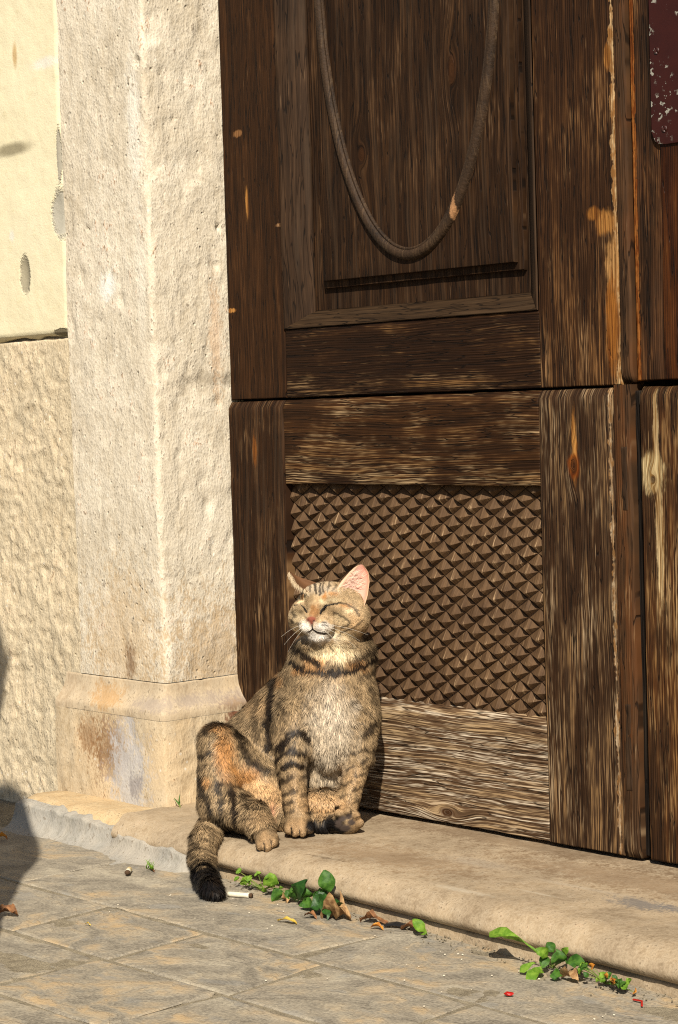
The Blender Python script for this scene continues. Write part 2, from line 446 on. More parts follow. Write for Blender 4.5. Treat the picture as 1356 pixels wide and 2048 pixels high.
M_mouldst = stone('limestone_moulding', ((204, 184, 154), (224, 206, 176), (182, 160, 130)), k=0.64, warm=0.25, bumpd=0.0012, stains=[('x', 'z', -0.16, 0.262, 0.04, 0.02, (196, 150, 92), 0.6), ('y', 'z', -0.03, 0.25, 0.03, 0.012, (128, 92, 66), 0.6), ('x', 'z', -0.02, 0.26, 0.05, 0.012, (170, 156, 144), 0.6)], pits=0.3, grain=0.5, white=0.15)
M_thr = stone('worn_threshold_stone', ((180, 160, 132), (208, 190, 162), (150, 130, 104)), k=0.62, bumpd=0.0010, pits=0.5, warm=0.15, rough=0.62, orange=0.15, zst=1.0, white=0.12,
    stains=[('x', 'y', 1.10, -0.20, 0.05, 0.02, (130, 124, 118), 0.8), ('x', 'y', 1.18, -0.19, 0.06, 0.012, (136, 130, 124), 0.7), ('x', 'y', 0.98, -0.18, 0.08, 0.006, (200, 184, 160), 0.5), ('x', 'y', 0.75, -0.16, 0.06, 0.02, (176, 162, 142), 0.6), ('x', 'y', 0.62, -0.22, 0.16, 0.05, (146, 116, 84), 0.45), ('x', 'y', 1.0, -0.10, 0.25, 0.05, (138, 110, 82), 0.5), ('x', 'y', 0.86, -0.30, 0.05, 0.006, (206, 192, 168), 0.6), ('x', 'y', 0.55, -0.285, 0.03, 0.004, (110, 94, 74), 0.6), ('x', 'y', 0.95, -0.245, 0.03, 0.003, (206, 190, 164), 0.7), ('x', 'y', 0.7, -0.02, 0.4, 0.03, (120, 96, 72), 0.5)])
M_foot = stone('footing_stone', ((212, 186, 144), (228, 206, 166), (192, 162, 120)), k=0.64, warm=0.5, bumpd=0.0018, white=0.1)
M_cement = stone('grey_cement', ((186, 180, 168), (204, 198, 184), (166, 160, 146)), k=0.55, orange=0.0, bumpd=0.0016, pits=0.6, warm=0.12, white=0.1)

def plaster_mat():
    s = NT('yellow_plaster')
    n1 = s.noise(s.pos, 5.0, 3.0); n2 = s.noise(s.pos, 60.0, 4.0, 0.6); n3 = s.noise(s.pos, 300.0, 2.0)
    k = 0.70
    col = s.mix(n1, hexc(230, 217, 178, k), hexc(242, 232, 200, k))
    col = s.mix(s.mul(s.ss(n2, 0.5, 0.8), 0.35), col, hexc(216, 200, 150, k))
    wn_ = s.add(s.mul(n2, 0.6), s.mul(n3, 0.4))
    hole = None
    for (x, z, rx, rz, cc, a, am, h) in [(-0.397, 1.038, 0.016, 0.034, (176, 166, 140), 1, 0.5, 1), (-0.270, 1.141, 0.026, 0.044, (186, 180, 164), 1, 0.6, 1), (-0.436, 1.114, 0.008, 0.010, (240, 236, 220), 0.9, 0.5, 0),
                                      (-0.425, 1.275, 0.06, 0.012, (120, 108, 80), 0.75, 0.4, 0), (-0.304, 1.42, 0.04, 0.010, (246, 240, 226), 0.8, 1.4, 0), (-0.403, 1.448, 0.007, 0.022, (200, 158, 92), 0.7, 0.4, 0),
                                      (-0.27, 1.25, 0.006, 0.05, (176, 168, 150), 1, 0.8, 1), (-0.28, 0.925, 0.03, 0.007, (120, 108, 84), 0.9, 0.8, 1)]:
        mk = s.blob(s.x, s.z, x, z, rx, rz, wn_, am, 0.2 if h else 0.5)
        col = s.mix(s.mul(mk, a), col, s.mix(s.mul(n3, 0.5), hexc(*cc, k), hexc(cc[0] * .8, cc[1] * .8, cc[2] * .78, k)))
        if h: hole = mk if hole is None else s.m('MAXIMUM', hole, mk)
    return s.out(col, 0.85, s.bump(s.add(s.mul(n2, 0.7), s.mul(n3, 0.35), s.mul(hole, -2.2), n1), 0.0015))
M_plaster = plaster_mat()

def slab_mat():
    s = NT('paving_slate')
    rv = s.vec(s.mul(s.rnd, 1.0), s.mul(s.rnd, 0.37), s.rnd)
    k_ = s.n.new('ShaderNodeVectorMath'); s.put(k_.inputs[0], s.pos); s.put(k_.inputs[1], rv)
    p = k_.outputs[0]
    sp = s.n.new('ShaderNodeSeparateXYZ'); s.t.links.new(p, sp.inputs[0])
    px, py, pz = sp.outputs
    w = s.noise(p, 3.0, 3.0)
    lay = s.noise(s.vec(s.add(s.mul(px, 12.0), s.mul(w, 4.0)), s.add(s.mul(py, 19.0), s.mul(w, 6.0)), pz), 1.0, 5.0, 0.62)
    n2 = s.noise(p, 30.0, 4.0, 0.6); n3 = s.noise(p, 240.0, 3.0, 0.6)
    k = 0.66
    col = s.ramp(s.add(s.mul(lay, 0.45), s.mul(n3, 0.35), s.mul(n2, 0.20)), [(0.38, hexc(122, 114, 101, k)), (0.5, hexc(160, 150, 132, k)), (0.63, hexc(190, 179, 156, k))])
    om = s.mul(s.ss(lay, 0.44, 0.62), s.ss(s.noise(p, 6.0, 3.0), 0.40, 0.60), s.ss(n2, 0.30, 0.62))
    col = s.mix(s.mul(om, 0.62), col, hexc(198, 162, 110, k))
    bl = s.mul(s.ss(s.noise(s.vec(s.mul(px, 14.0), s.mul(py, 22.0), 4.0), 1.0, 3.0), 0.58, 0.68), 0.45)
    col = s.mix(bl, col, hexc(146, 144, 138, k))
    sp_ = s.ss(s.voro(p, 130.0), 0.0, 0.12, 1.0, 0.0)
    col = s.mix(s.mul(sp_, s.ss(n2, 0.55, 0.62), 0.8), col, hexc(70, 60, 50, k))
    step = s.ramp(lay, [(0.40, (0, 0, 0)), (0.43, (.35,) * 3), (0.55, (.4,) * 3), (0.57, (.8,) * 3), (0.66, (.85,) * 3)])
    return s.out(col, 0.72, s.bump(s.add(s.mul(lay, 0.7), s.mul(step, 0.8), s.mul(n2, 0.6), s.mul(n3, 0.6)), 0.0019))
M_slab = slab_mat()
def joint_mat():
    s = NT('sandy_joint_mortar')
    n = s.noise(s.pos, 60.0, 4.0, 0.7); n3 = s.noise(s.pos, 500.0, 3.0, 0.7)
    col = s.ramp(s.add(s.mul(n, 0.5), s.mul(n3, 0.5)), [(0.35, hexc(118, 106, 86, 0.7)), (0.65, hexc(190, 176, 148, 0.7))])
    return s.out(col, 0.95, s.bump(s.add(n, n3), 0.004))
M_joint = joint_mat()

# ================================================================== GROUND
GZ = 0.025
me = mesh('ground', [(-60, -60, 0.0232), (60, -60, 0.0232), (60, 0.3, 0.0232), (-60, 0.3, 0.0232)], [(0, 1, 2, 3)])
ground = obj('pavement', me, M_joint, kind='structure')

def groundmap(V):
    return np.stack([V[:, 0], V[:, 1], V[:, 2]], -1)

def pave(x0, x1, y0, y1, fine, seed):
    step = 0.006 if fine else 0.03
    g = 0.003
    tilt = (random.uniform(-.003, .003), random.uniform(-.003, .003))
    cx, cy = (x0 + x1) / 2, (y0 + y1) / 2
    dz = random.uniform(-0.0005, 0.001)
    sk = random.uniform(-.012, .012)
    def ex(a, b):
        lay = fbm(np.stack([a * 7 + b * 2, b * 17, np.full_like(a, seed * 1.3)], -1), 3, seed)
        terr = np.floor(lay * 2.6) / 2.6 * 0.0014            # cleaved layers
        return tilt[0] * (a - cx) + tilt[1] * (b - cy) + terr + dz
    me = slab(x0 + g, x1 - g, y0 + g, y1 - g, GZ, -0.03, step, 0.004, 0.0010, 12.0, 0.005 if fine else 0.004, None, seed, extra=ex)
    co = np.empty(len(me.vertices) * 3); me.vertices.foreach_get('co', co)
    co = co.reshape(-1, 3)
    co[:, 0] += sk * (co[:, 1] - cy) / max(.1, y1 - y0) * 2
    co[:, 1] += 0.006 * vnoise(np.stack([co[:, 0] * 6, co[:, 0] * 0, np.full(len(co), y0 * 9)], -1), 5) * ((co[:, 1] - y0) / (y1 - y0)) + 0.006 * vnoise(np.stack([co[:, 0] * 6, co[:, 0] * 0, np.full(len(co), y1 * 9)], -1), 5) * 0
    me.vertices.foreach_set('co', co.ravel()); me.update()
    return obj('paving_stone', me, M_slab, ground)

courses = [(-0.30, -0.545, [-1.3, -0.70, -0.28, 0.098, 0.785, 1.47, 2.0, 2.7]),
           (-0.545, -0.73, [-0.9, -0.4, 0.03, 0.352, 0.592, 0.852, 1.13, 1.41, 1.75, 2.2]),
           (-0.73, -0.925, [-0.7, -0.2, 0.27, 0.592, 0.852, 1.14, 1.5, 1.9, 2.3]),
           (-0.925, -1.17, [-0.5, 0.1, 0.45, 0.88, 1.2, 1.6, 2.1, 2.5])]
y = -1.17
while y > -2.6:
    y2 = y - random.uniform(.18, .27)
    br = [-0.6]
    while br[-1] < 3.2: br.append(br[-1] + random.uniform(.25, .5))
    courses.append((y, y2, br)); y = y2
sd = 10
for ci, (y1, y0, br) in enumerate(courses):
    for xa, xb in zip(br[:-1], br[1:]):
        fine = ci < 4 and xb > -0.45 and xa < 1.5
        pave(xa, xb, y0, y1, fine, sd); sd += 1

# ================================================================== STONE DOORWAY
def path_L(o, left, res, front=-0.168, back=0.03, r=0.010):
    """front face then round the arris and along the reveal, offset outwards by o"""
    f, x = front - o, 0.0 + o
    p = []
    n = max(2, int((x - r - left) / res))
    for i in range(n): p.append((left + (x - r - left) * i / n, f, 0, -1))
    for i in range(5):
        a = math.pi / 2 * i / 4
        p.append((x - r + r * math.sin(a), f + r - r * math.cos(a), math.sin(a), -math.cos(a)))
    n = max(2, int((back - f - r) / res))
    for i in range(1, n + 1): p.append((x, f + r + (back - f - r) * i / n, 1, 0))
    return np.array(p)

def stone_disp(P, N, k=1.0, seed=3):
    big = fbm(P * 9, 3, seed) * 0.0016
    med = fbm(P * np.array([45, 45, 28]), 3, seed + 5) * 0.0011
    pit = np.clip(vnoise(P * 75, seed + 9) - 0.45, 0, 1) * -0.004 + np.clip(vnoise(P * 33, seed + 11) - 0.55, 0, 1) * -0.008
    return P + N * ((big + med + pit) * k)[..., None]

def shaft_mesh(left, z0, z1, dense_to, seed):
    p = path_L(0, left, 0.0045)
    Z = np.concatenate([np.arange(z0, dense_to, 0.0055), np.arange(dense_to, z1 + 0.01, 0.06)])
    P = np.stack([np.broadcast_to(p[:, 0], (len(Z), len(p))), np.broadcast_to(p[:, 1], (len(Z), len(p))), np.broadcast_to(Z[:, None], (len(Z), len(p)))], -1)
    N = np.zeros_like(P); N[..., 0] = p[:, 2]; N[..., 1] = p[:, 3]
    arr = np.exp(-((P[..., 0] ** 2 + (P[..., 1] + 0.168) ** 2) / 0.018 ** 2))
    chip = np.clip(vnoise(P * np.array([9, 9, 16]), seed + 21), 0, 1) * arr * 0.008
    Q = stone_disp(P, N, 1.0, seed)
    D = N.copy(); Q -= D * chip[..., None]
    # drill holes and knocks the photo shows
    for (hx, hy, hz, hr, hd) in [(0, -0.016, 1.098, .0055, .010), (0, -0.108, 1.284, .0045, .006), (-.184, -.168, 1.107, .004, .007), (0, -0.02, 1.03, .008, .004), (-0.10, -.168, 1.25, .004, .005), (-0.14, -.168, 1.02, .004, .004), (-.02, -.168, 1.38, .01, .006)]:
        d = np.sqrt((P[..., 0] - hx) ** 2 + (P[..., 1] - hy) ** 2 + (P[..., 2] - hz) ** 2)
        Q -= N * (np.clip(1 - (d / hr) ** 4, 0, 1) * hd)[..., None]
    return mesh('shaft', Q.reshape(-1, 3), grid_faces(len(Z), len(p)))

PROF = [(-0.004, 0.2958), (0.0006, 0.2955), (0.0012, 0.2925), (0.0022, 0.288), (0.0042, 0.280), (0.0078, 0.271), (0.0130, 0.262), (0.0185, 0.2555), (0.0228, 0.2515), (0.0252, 0.2480), (0.0262, 0.2430), (0.0265, 0.2380), (0.0265, 0.2350)]
def base_mesh(left, prof, res, k, seed):
    rows = []
    L = len(path_L(0, left, res))
    for (o, z) in prof:
        p = path_L(0, left, res)
        sgn = p[:, 2:4]
        q = np.stack([p[:, 0] + np.sign(sgn[:, 0]) * o * (np.abs(sgn[:, 0]) > 1e-3), p[:, 1] - o * (sgn[:, 1] < -1e-3), np.full(L, z)], -1)
        rows.append(q)
    P = np.array(rows)
    N = np.zeros_like(P); pp = path_L(0, left, res); N[..., 0] = pp[:, 2]; N[..., 1] = pp[:, 3]
    Q = stone_disp(P, N, k, seed)
    return mesh('base', Q.reshape(-1, 3), grid_faces(len(prof), L)[:, ::-1])

jamb = empty('stone_door_jamb', (-0.128, -0.168, 0.085), label='pale limestone door jamb with moulded base beside the yellow plaster', cat='door jamb')
obj('shaft', shaft_mesh(-0.2575, 0.2972, 2.62, 1.62, 3), M_shaft, jamb)
obj('base_moulding', base_mesh(-0.306, PROF, 0.006, 0.8, 13), M_mouldst, jamb)
zz = np.linspace(0.2345, 0.075, 34)
obj('plinth', base_mesh(-0.308, [(0.0263 + 0.001 * (0.234 - z) / 0.15, z) for z in zz], 0.005, 1.0, 13), M_base, jamb)

# mirrored jamb at the far side of the doorway, outside the picture
DW = 1.885
def mirror(me):
    q = me.copy()
    co = np.empty(len(q.vertices) * 3); q.vertices.foreach_get('co', co)
    co = co.reshape(-1, 3); co[:, 0] = DW - co[:, 0]
    q.vertices.foreach_set('co', co.ravel()); q.flip_normals(); q.update()
    return q
jamb2 = empty('stone_door_jamb', (DW + 0.128, -0.168, 0.085), label='pale limestone door jamb on the hinge side of the knotted right leaf', cat='door jamb')
for ch in list(jamb.children):
    obj(ch.name.split('.')[0], mirror(ch.data), None, jamb2)
lint = slab(-0.2575, DW + 0.2575, 2.625, 2.93, 0.168, -0.03, 0.08, 0.01, 0.002, 9, 0.002, wallmap, 5)
obj('stone_lintel', lint, M_shaft, label='long limestone lintel spanning the doorway above both leaves', cat='lintel')

# ------------------------------------------------------------------ wall beside the door
wall = empty('house_wall', (-1.2, -0.16, 0), label='house wall of hammered stone below and pale yellow plaster above', cat='wall')
def hammered(a, b):
    P = np.stack([a, b, a * 0], -1)
    warp = np.stack([vnoise(P * 20, 71), vnoise(P * 20, 72), a * 0], -1) * 0.012
    c = vnoise((P + warp) * np.array([55, 42, 1]), 31)
    c2 = vnoise((P + warp) * np.array([110, 80, 1]), 33)
    margin = np.clip((-0.262 - a) / 0.03, 0, 1) * np.clip((0.905 - b) / 0.03 + .3, 0, 1)
    lump = fbm(P * 8, 2, 37) * 0.004
    return (np.abs(c) * -0.0026 + c2 * 0.0010) * margin + lump * 0.6 * margin + 0.0008 * c2
blk = slab(-0.80, -0.2625, -0.02, 0.9165, 0.158, -0.02, 0.0045, 0.008, 0.0012, 40, 0.0025, wallmap, 41, extra=hammered)
obj('stone_block', blk, M_block, wall)
for i, (a0, a1) in enumerate([(-1.62, -0.806), (-2.6, -1.626)]):
    obj('stone_block', slab(a0, a1, -0.02, 0.912, 0.158, -0.02, 0.012, 0.008, 0.002, 30, 0.002, wallmap, 43 + i, extra=hammered), M_block, wall)
def plas(a, b):
    P = np.stack([a, b, a * 0], -1)
    hole = np.clip(1 - (((a + .397) / .016) ** 2 + ((b - 1.038) / .034) ** 2), 0, 1) * -0.004 + np.clip(1 - (((a + .270) / .026) ** 2 + ((b - 1.141) / .042) ** 2), 0, 1) * -0.006
    return fbm(P * 6, 3, 51) * 0.0012 + fbm(P * 45, 2, 52) * 0.0005 + hole
pl = slab(-0.9, -0.2605, 0.9195, 1.7, 0.1665, -0.02, 0.005, 0.012, 0.0, 1, 0.005, wallmap, 47, extra=plas)
obj('plaster', pl, M_plaster, wall)
obj('plaster', slab(-2.6, -0.9, 0.9195, 1.7, 0.1662, -0.02, 0.05, 0.003, 0.001, 6, 0.0, wallmap, 48), M_plaster, wall)
obj('plaster', slab(-2.6, -0.2605, 1.7, 4.2, 0.1660, -0.02, 0.08, 0.003, 0.001, 6, 0.0, wallmap, 49), M_plaster, wall)
obj('mortar', slab(-2.6, -0.25, -0.02, 1.0, 0.146, -0.03, 0.03, 0.003, 0.002, 60, 0.0, wallmap, 50), M_cement, wall)
wall2 = empty('house_wall', (3.2, -0.16, 0), label='house wall of hammered stone and plaster beyond the hinge side of the right leaf', cat='wall')
for i, (a0, a1) in enumerate([(DW + .2625, 2.95), (2.956, 3.9), (3.906, 4.8)]):
    obj('stone_block', slab(a0, a1, -0.02, 0.912, 0.158, -0.02, 0.015, 0.008, 0.002, 30, 0.002, wallmap, 63 + i, extra=None), M_block, wall2)
obj('plaster', slab(DW + .2605, 4.8, 0.9195, 4.2, 0.166, -0.02, 0.08, 0.003, 0.001, 6, 0.0, wallmap, 68), M_plaster, wall2)
obj('mortar', slab(DW + .25, 4.8, -0.02, 1.0, 0.146, -0.03, 0.05, 0.003, 0.002, 60, 0.0, wallmap, 69), M_cement, wall2)
obj('house_wall', slab(-0.2595, DW + 0.2595, 2.934, 4.2, 0.166, -0.02, 0.08, 0.003, 0.001, 6, 0.0, wallmap, 70), M_plaster, label='pale yellow plaster wall above the stone lintel', cat='wall')

# ------------------------------------------------------------------ threshold and footing
def nose_y(X):
    return -0.306 - 0.05 * X
NPROF = [(0.42, 0.0)] + [(d, 0.0) for d in np.arange(0.36, 0.055, -0.0085)] + [(0.050, -0.0003), (0.042, -0.0012), (0.034, -0.0028), (0.026, -0.0055), (0.018, -0.0095), (0.011, -0.0145), (0.0055, -0.020), (0.0018, -0.026), (0.0, -0.030), (0.0012, -0.034), (0.004, -0.0385), (0.0085, -0.0415), (0.0135, -0.0425), (0.017, -0.0428), (0.0175, -0.044), (0.013, -0.0452), (0.0125, -0.048), (0.012, -0.054), (0.010, -0.064), (0.010, -0.11)]
def threshold_mesh(xa, xb, step, top=0.085, seed=80, rag=0.0):
    X = np.arange(xa, xb + step * .5, step)
    d = np.array([q[0] for q in NPROF]); zc = np.array([q[1] for q in NPROF])
    XX, DD = np.meshgrid(X, d); _, ZZ = np.meshgrid(X, zc)
    if rag:
        XX = XX + np.where(XX == X[0], rag * vnoise(np.stack([ZZ * 60, DD * 30, XX * 0], -1), 4), 0)
    P = np.stack([XX, nose_y(XX) + DD, top + ZZ], -1)
    N = np.zeros_like(P)
    t = np.clip((0.05 - DD) / 0.05, 0, 1)
    N[..., 1] = -t; N[..., 2] = 1 - t * (ZZ < -.01)
    hgt = fbm(P * 5, 2, seed) * 0.0010 + fbm(P * 40, 3, seed + 2) * 0.0003 + fbm(P * 110, 2, seed + 3) * 0.0004 * (0.3 + t)
    hgt = hgt - 0.003 * t * np.clip(vnoise(P * 14, seed + 6) - 0.2, 0, 1)
    P = P + N * hgt[..., None]
    return mesh('threshold', P.reshape(-1, 3), grid_faces(len(d), len(X))[:, ::-1])
thr = obj('threshold_step', threshold_mesh(0.012, 1.95, 0.006, rag=0.012), M_thr, label='worn tan stone threshold with rounded nosing under the door leaves', cat='step')

# footing stone under the plinth, left of the threshold, with cement smeared over its front
def footing_mesh():
    X = np.arange(-0.325, 0.018, 0.006)
    prof = [(0.16, 0.0)] + [(d, 0) for d in np.arange(0.14, 0.035, -.008)] + [(0.030, -0.0006), (0.020, -0.003), (0.011, -0.008), (0.004, -0.015), (0.0, -0.024), (0.0, -0.034), (0.001, -0.05), (0.002, -0.095)]
    d = np.array([q[0] for q in prof]); zc = np.array([q[1] for q in prof])
    XX, DD = np.meshgrid(X, d); _, ZZ = np.meshgrid(X, zc)
    endr = np.clip(1 - (XX + 0.325) / 0.05, 0, 1)
    Y = -0.288 + 0.02 * XX + DD + 0.07 * (1 - np.sqrt(np.clip(1 - endr ** 2, 0, 1))) * np.clip(1 - DD / .16, 0, 1)
    Zt = 0.0795 + ZZ - 0.006 * endr
    P = np.stack([XX, Y, Zt], -1)
    h = fbm(P * 12, 3, 90) * 0.003 + fbm(P * 60, 2, 91) * 0.001
    P[..., 1] -= h; P[..., 2] += h * .4
    return mesh('footing', P.reshape(-1, 3), grid_faces(len(d), len(X))[:, ::-1])
obj('footing_stone', footing_mesh(), M_foot, label='rounded buff footing stone under the plinth, half covered in cement', cat='stone')

def cement_mesh():
    X = np.arange(-0.365, 0.30, 0.005)
    T = np.linspace(0, 1, 30)
    XX, TT = np.meshgrid(X, T)
    n1 = lambda f, sd: vnoise(np.stack([XX * f, XX * 0 + sd, XX * 0], -1), sd)
    endr = np.clip(1 - (XX + 0.325) / 0.05, 0, 1)
    yft = -0.286 + 0.02 * XX + 0.07 * (1 - np.sqrt(np.clip(1 - endr ** 2, 0, 1)))      # footing face
    yth = nose_y(XX) + 0.001                                                             # threshold nosing
    k = np.clip((XX - 0.0) / 0.05, 0, 1)
    ytop = yft * (1 - k) + yth * k
    ztop = 0.0735 + 0.005 * n1(22, 95) + 0.003 * n1(60, 96) - 0.020 * k - 0.006 * np.exp(-((XX + 0.01) / .04) ** 2)
    ztop = np.where(XX < -0.325, np.maximum(0.026, ztop - (-0.325 - XX) * 1.0), ztop)
    out = 0.056 + 0.012 * n1(8, 97) - 0.012 * np.clip((-.2 - XX) / .15, 0, 1)
    # face falls steeply, then coves out on to the paving
    zz = 0.0225 + (ztop - 0.0225) * (1 - TT) ** 1.5
    yy = ytop - (0.0035 + 0.006 * (1 - k)) * np.clip(TT / .06, 0, 1) - out * (0.22 * TT + 0.78 * TT ** 3.5)
    yy = np.where(TT < 0.01, ytop + 0.010, yy)
    fade = np.clip((XX - 0.24) / 0.05, 0, 1)
    yy = yy + fade * 0.05; zz = zz - fade * 0.02
    P = np.stack([XX, yy, zz], -1)
    h = fbm(P * 14, 3, 98) * 0.0020 + fbm(P * 60, 2, 99) * 0.0007
    P[..., 1] -= h; P[..., 2] += h * .25 * (TT < .9)
    return mesh('cement', P.reshape(-1, 3), grid_faces(len(T), len(X))[:, ::-1])
obj('cement_skirting', cement_mesh(), M_cement, label='grey cement smeared along the foot of the jamb', cat='cement')

# ================================================================== DOOR
def board(name, x0, x1, z0, z1, yf, mat, parent, yb=0.05, r=0.0022, amp=0.0005, seed=1, chamf=None, step=0.012, edge=0.0007):
    if (z1 - z0) > 1.0 and step < .02: step = 0.016
    me = slab(x0, x1, z0, z1, -yf, -yb, step, r, amp, 30, edge, wallmap, seed, chamf)
    return obj(name, me, mat, parent)

ZT = 2.60
door = empty('door_leaf', (0.47, 0.0, 0.09), label='weathered dark brown door leaf with oval moulding and carved pyramid panel behind the cat', cat='door')
board('stile', 0.0005, 0.1545, 0.7905, ZT, 0.000, M_stile_ul, door, seed=101)
board('stile', 0.7555, 0.917, 0.7905, ZT, 0.000, M_stile_ur, door, seed=102)
board('rail', 0.1555, 0.7545, 0.7905, 0.9085, 0.0008, M_rail_u, door, seed=103)
board('rail', 0.1555, 0.7545, 2.10, ZT, 0.0008, M_rail_u, door, seed=104)
# sloping mitred mouldings round the sunk panel
def quad_strip(pts, mat, name, parent, flip=False):
    me = mesh(name, pts, [tuple(range(len(pts)))] if not flip else [tuple(range(len(pts)))[::-1]], smooth=False)
    return me
def moulding(a, b, c, d, n=7, seed=0):
    """bolection strip: outer edge a->b (door face), inner edge c->d (panel face)"""
    a, b, c, d = [np.array(q, float) for q in (a, b, c, d)]
    L = max(2, int(np.linalg.norm(b - a) / 0.02))
    rows = []
    for (u, out) in [(0, -0.0), (0.02, 0.0026), (0.10, 0.0036), (0.5, 0.0022), (0.84, 0.0012), (0.90, -0.0016), (0.95, -0.0016), (1.0, 0.0005)]:
        t = np.linspace(0, 1, L)[:, None]
        p = (a + (b - a) * t) * (1 - u) + (c + (d - c) * t) * u
        p = p + np.array([0, -out, 0]) + np.array([0, 1, 0]) * (0.0004 * vnoise(np.concatenate([t * 40, t * 0 + u * 9, t * 0 + seed], 1), 3))[:, None]
        rows.append(p)
    return mesh('m', np.array(rows).reshape(-1, 3), grid_faces(8, L))
def sided(me):
    bm = bmesh.new(); bm.from_mesh(me)
    bmesh.ops.recalc_face_normals(bm, faces=bm.faces)
    if sum(f.normal.y * f.calc_area() for f in bm.faces) > 0:
        bmesh.ops.reverse_faces(bm, faces=bm.faces)
    bm.to_mesh(me); bm.free()
    return me
PX0, PX1, PZ0, PZ1 = 0.155, 0.755, 0.909, 2.10
IX0, IX1, IZ0, IZ1 = 0.207, 0.712, 0.939, 2.05
PY = 0.030
obj('sill_moulding', sided(moulding((PX0, 0, PZ0), (PX1, 0, PZ0), (IX0, PY, IZ0), (IX1, PY, IZ0), seed=1)), M_sill, door)
obj('panel_moulding', sided(moulding((PX0, 0, PZ0), (PX0, 0, PZ1), (IX0, PY, IZ0), (IX0, PY, IZ1), seed=2)), M_mould, door)
obj('panel_moulding', sided(moulding((PX1, 0, PZ0), (PX1, 0, PZ1), (IX1, PY, IZ0), (IX1, PY, IZ1), seed=3)), M_mould, door)
obj('panel_moulding', sided(moulding((PX0, 0, PZ1), (PX1, 0, PZ1), (IX0, PY, IZ1), (IX1, PY, IZ1), seed=4)), M_sill, door)
panel = board('panel', 0.19, 0.74, 0.925, 2.08, PY + 0.0008, M_panel_u, door, yb=0.045, seed=105)
board('raised_border', 0.236, 0.706, 0.9745, 2.03, PY - 0.007, M_panel_u, panel, yb=PY + .004, r=0.0015, seed=106)
board('raised_field', 0.2455, 0.6945, 0.9865, 2.02, PY - 0.016, M_panel_u, panel, yb=PY - .004, r=0.0015, seed=107)
# oval moulding
def oval(cx, cz, a, b, y0):
    n = 160
    th = np.linspace(0, 2 * math.pi, n, endpoint=False)
    C = np.stack([cx + a * np.cos(th), np.full(n, y0), cz + b * np.sin(th)], -1)
    nn = np.stack([np.cos(th) / a, th * 0, np.sin(th) / b], -1); nn /= np.linalg.norm(nn, axis=1)[:, None]
    prof = [(-0.0120, 0.0), (-0.0118, 0.0042), (-0.0105, 0.0056), (-0.0078, 0.0056), (-0.0070, 0.0044), (-0.0062, 0.0072), (-0.003, 0.0100), (0.002, 0.0106), (0.0065, 0.0094), (0.0098, 0.0066), (0.0112, 0.0034), (0.0120, 0.0)]
    V = np.array([C + nn * p * 0.88 + np.array([0, -1, 0]) * q * 0.9 for p, q in prof])
    V[..., 1] += 0.0004 * vnoise(V * 20, 8)
    return sided(mesh('oval', V.reshape(-1, 3), grid_faces(len(prof), n, True)))
obj('oval_moulding', oval(0.466, 1.524, 0.2085, 0.507, PY - 0.016), M_oval, panel)

# lower half
YL = -0.006
board('stile', -0.001, 0.149, 0.092, 0.7865, YL, M_stile_ll, door, seed=110, chamf=(0.011, 0.008))
board('rail', 0.1505, 0.7535, 0.6405, 0.7865, YL + 0.001, M_rail_lt, door, seed=111, chamf=(0.010, 0.008))
board('rail', 0.1505, 0.7535, 0.0925, 0.2825, YL + 0.001, M_rail_lb, door, seed=112, chamf=(0.012, 0.014), amp=0.001)
board('stile', 0.7545, 0.9045, 0.0915, 0.7865, YL, M_stile_lr, door, seed=113, chamf=(0.010, 0.008))
back = board('panel_back', 0.135, 0.765, 0.26, 0.66, 0.0125, M_latt_base, door, yb=0.03, seed=114)

# carved pyramids
LX0, LX1, LZ0, LZ1 = 0.1515, 0.7525, 0.279, 0.6395
PXP, PZP = 0.0462, 0.0286
HGT = 0.0090
def pyramid(cx, cz, clip, var):
    v = random.Random(var)
    jx, jz = v.uniform(-.002, .002), v.uniform(-.0018, .0010)
    hx, hz = PXP / 2 - 0.0013, PZP / 2 - 0.0008
    h = HGT * (v.uniform(.88, 1.08) if v.random() > .08 else v.uniform(.62, .8))
    Yb = 0.0125
    bm = bmesh.new()
    base = [bm.verts.new((cx + dx, Yb, cz + dz)) for dx, dz in ((hx, 0), (0, hz), (-hx, 0), (0, -hz))]
    # slightly crowned faces: a ring of mid points bulged outwards, then a worn blunt tip
    ring = [bm.verts.new((cx + dx * v.uniform(.42, .54) + jx * .5, Yb - h * v.uniform(.56, .66), cz + dz * v.uniform(.42, .54) + jz * .5 - hz * .20)) for dx, dz in ((hx, 0), (0, hz), (-hx, 0), (0, -hz))]
    tip = [bm.verts.new((cx + dx * .12 + jx, Yb - h * v.uniform(.93, 1.0), cz + dz * .12 + jz - hz * .30)) for dx, dz in ((hx, 0), (0, hz), (-hx, 0), (0, -hz))]
    for i in range(4):
        j = (i + 1) % 4
        bm.faces.new((base[i], base[j], ring[j], ring[i])); bm.faces.new((ring[i], ring[j], tip[j], tip[i]))
    bm.faces.new(tip)
    bmesh.ops.recalc_face_normals(bm, faces=bm.faces)
    if clip:
        for co, no in (((LX0, 0, 0), (-1, 0, 0)), ((LX1, 0, 0), (1, 0, 0)), ((0, 0, LZ0), (0, 0, -1)), ((0, 0, LZ1), (0, 0, 1))):
            bmesh.ops.bisect_plane(bm, geom=bm.verts[:] + bm.edges[:] + bm.faces[:], plane_co=co, plane_no=no, clear_outer=True)
            es = [e for e in bm.edges if e.is_boundary and all(abs((w.co - Vector(co)).dot(Vector(no))) < 1e-5 for w in e.verts)]
            if es: bmesh.ops.contextual_create(bm, geom=es) if len(es) > 2 else None
    if not bm.faces: bm.free(); return None
    me = bpy.data.meshes.new('pyramid'); bm.to_mesh(me); bm.free()
    me.materials.append(M_latt)
    return me
shared = [pyramid(0, 0, False, k) for k in range(40)]
cells = []
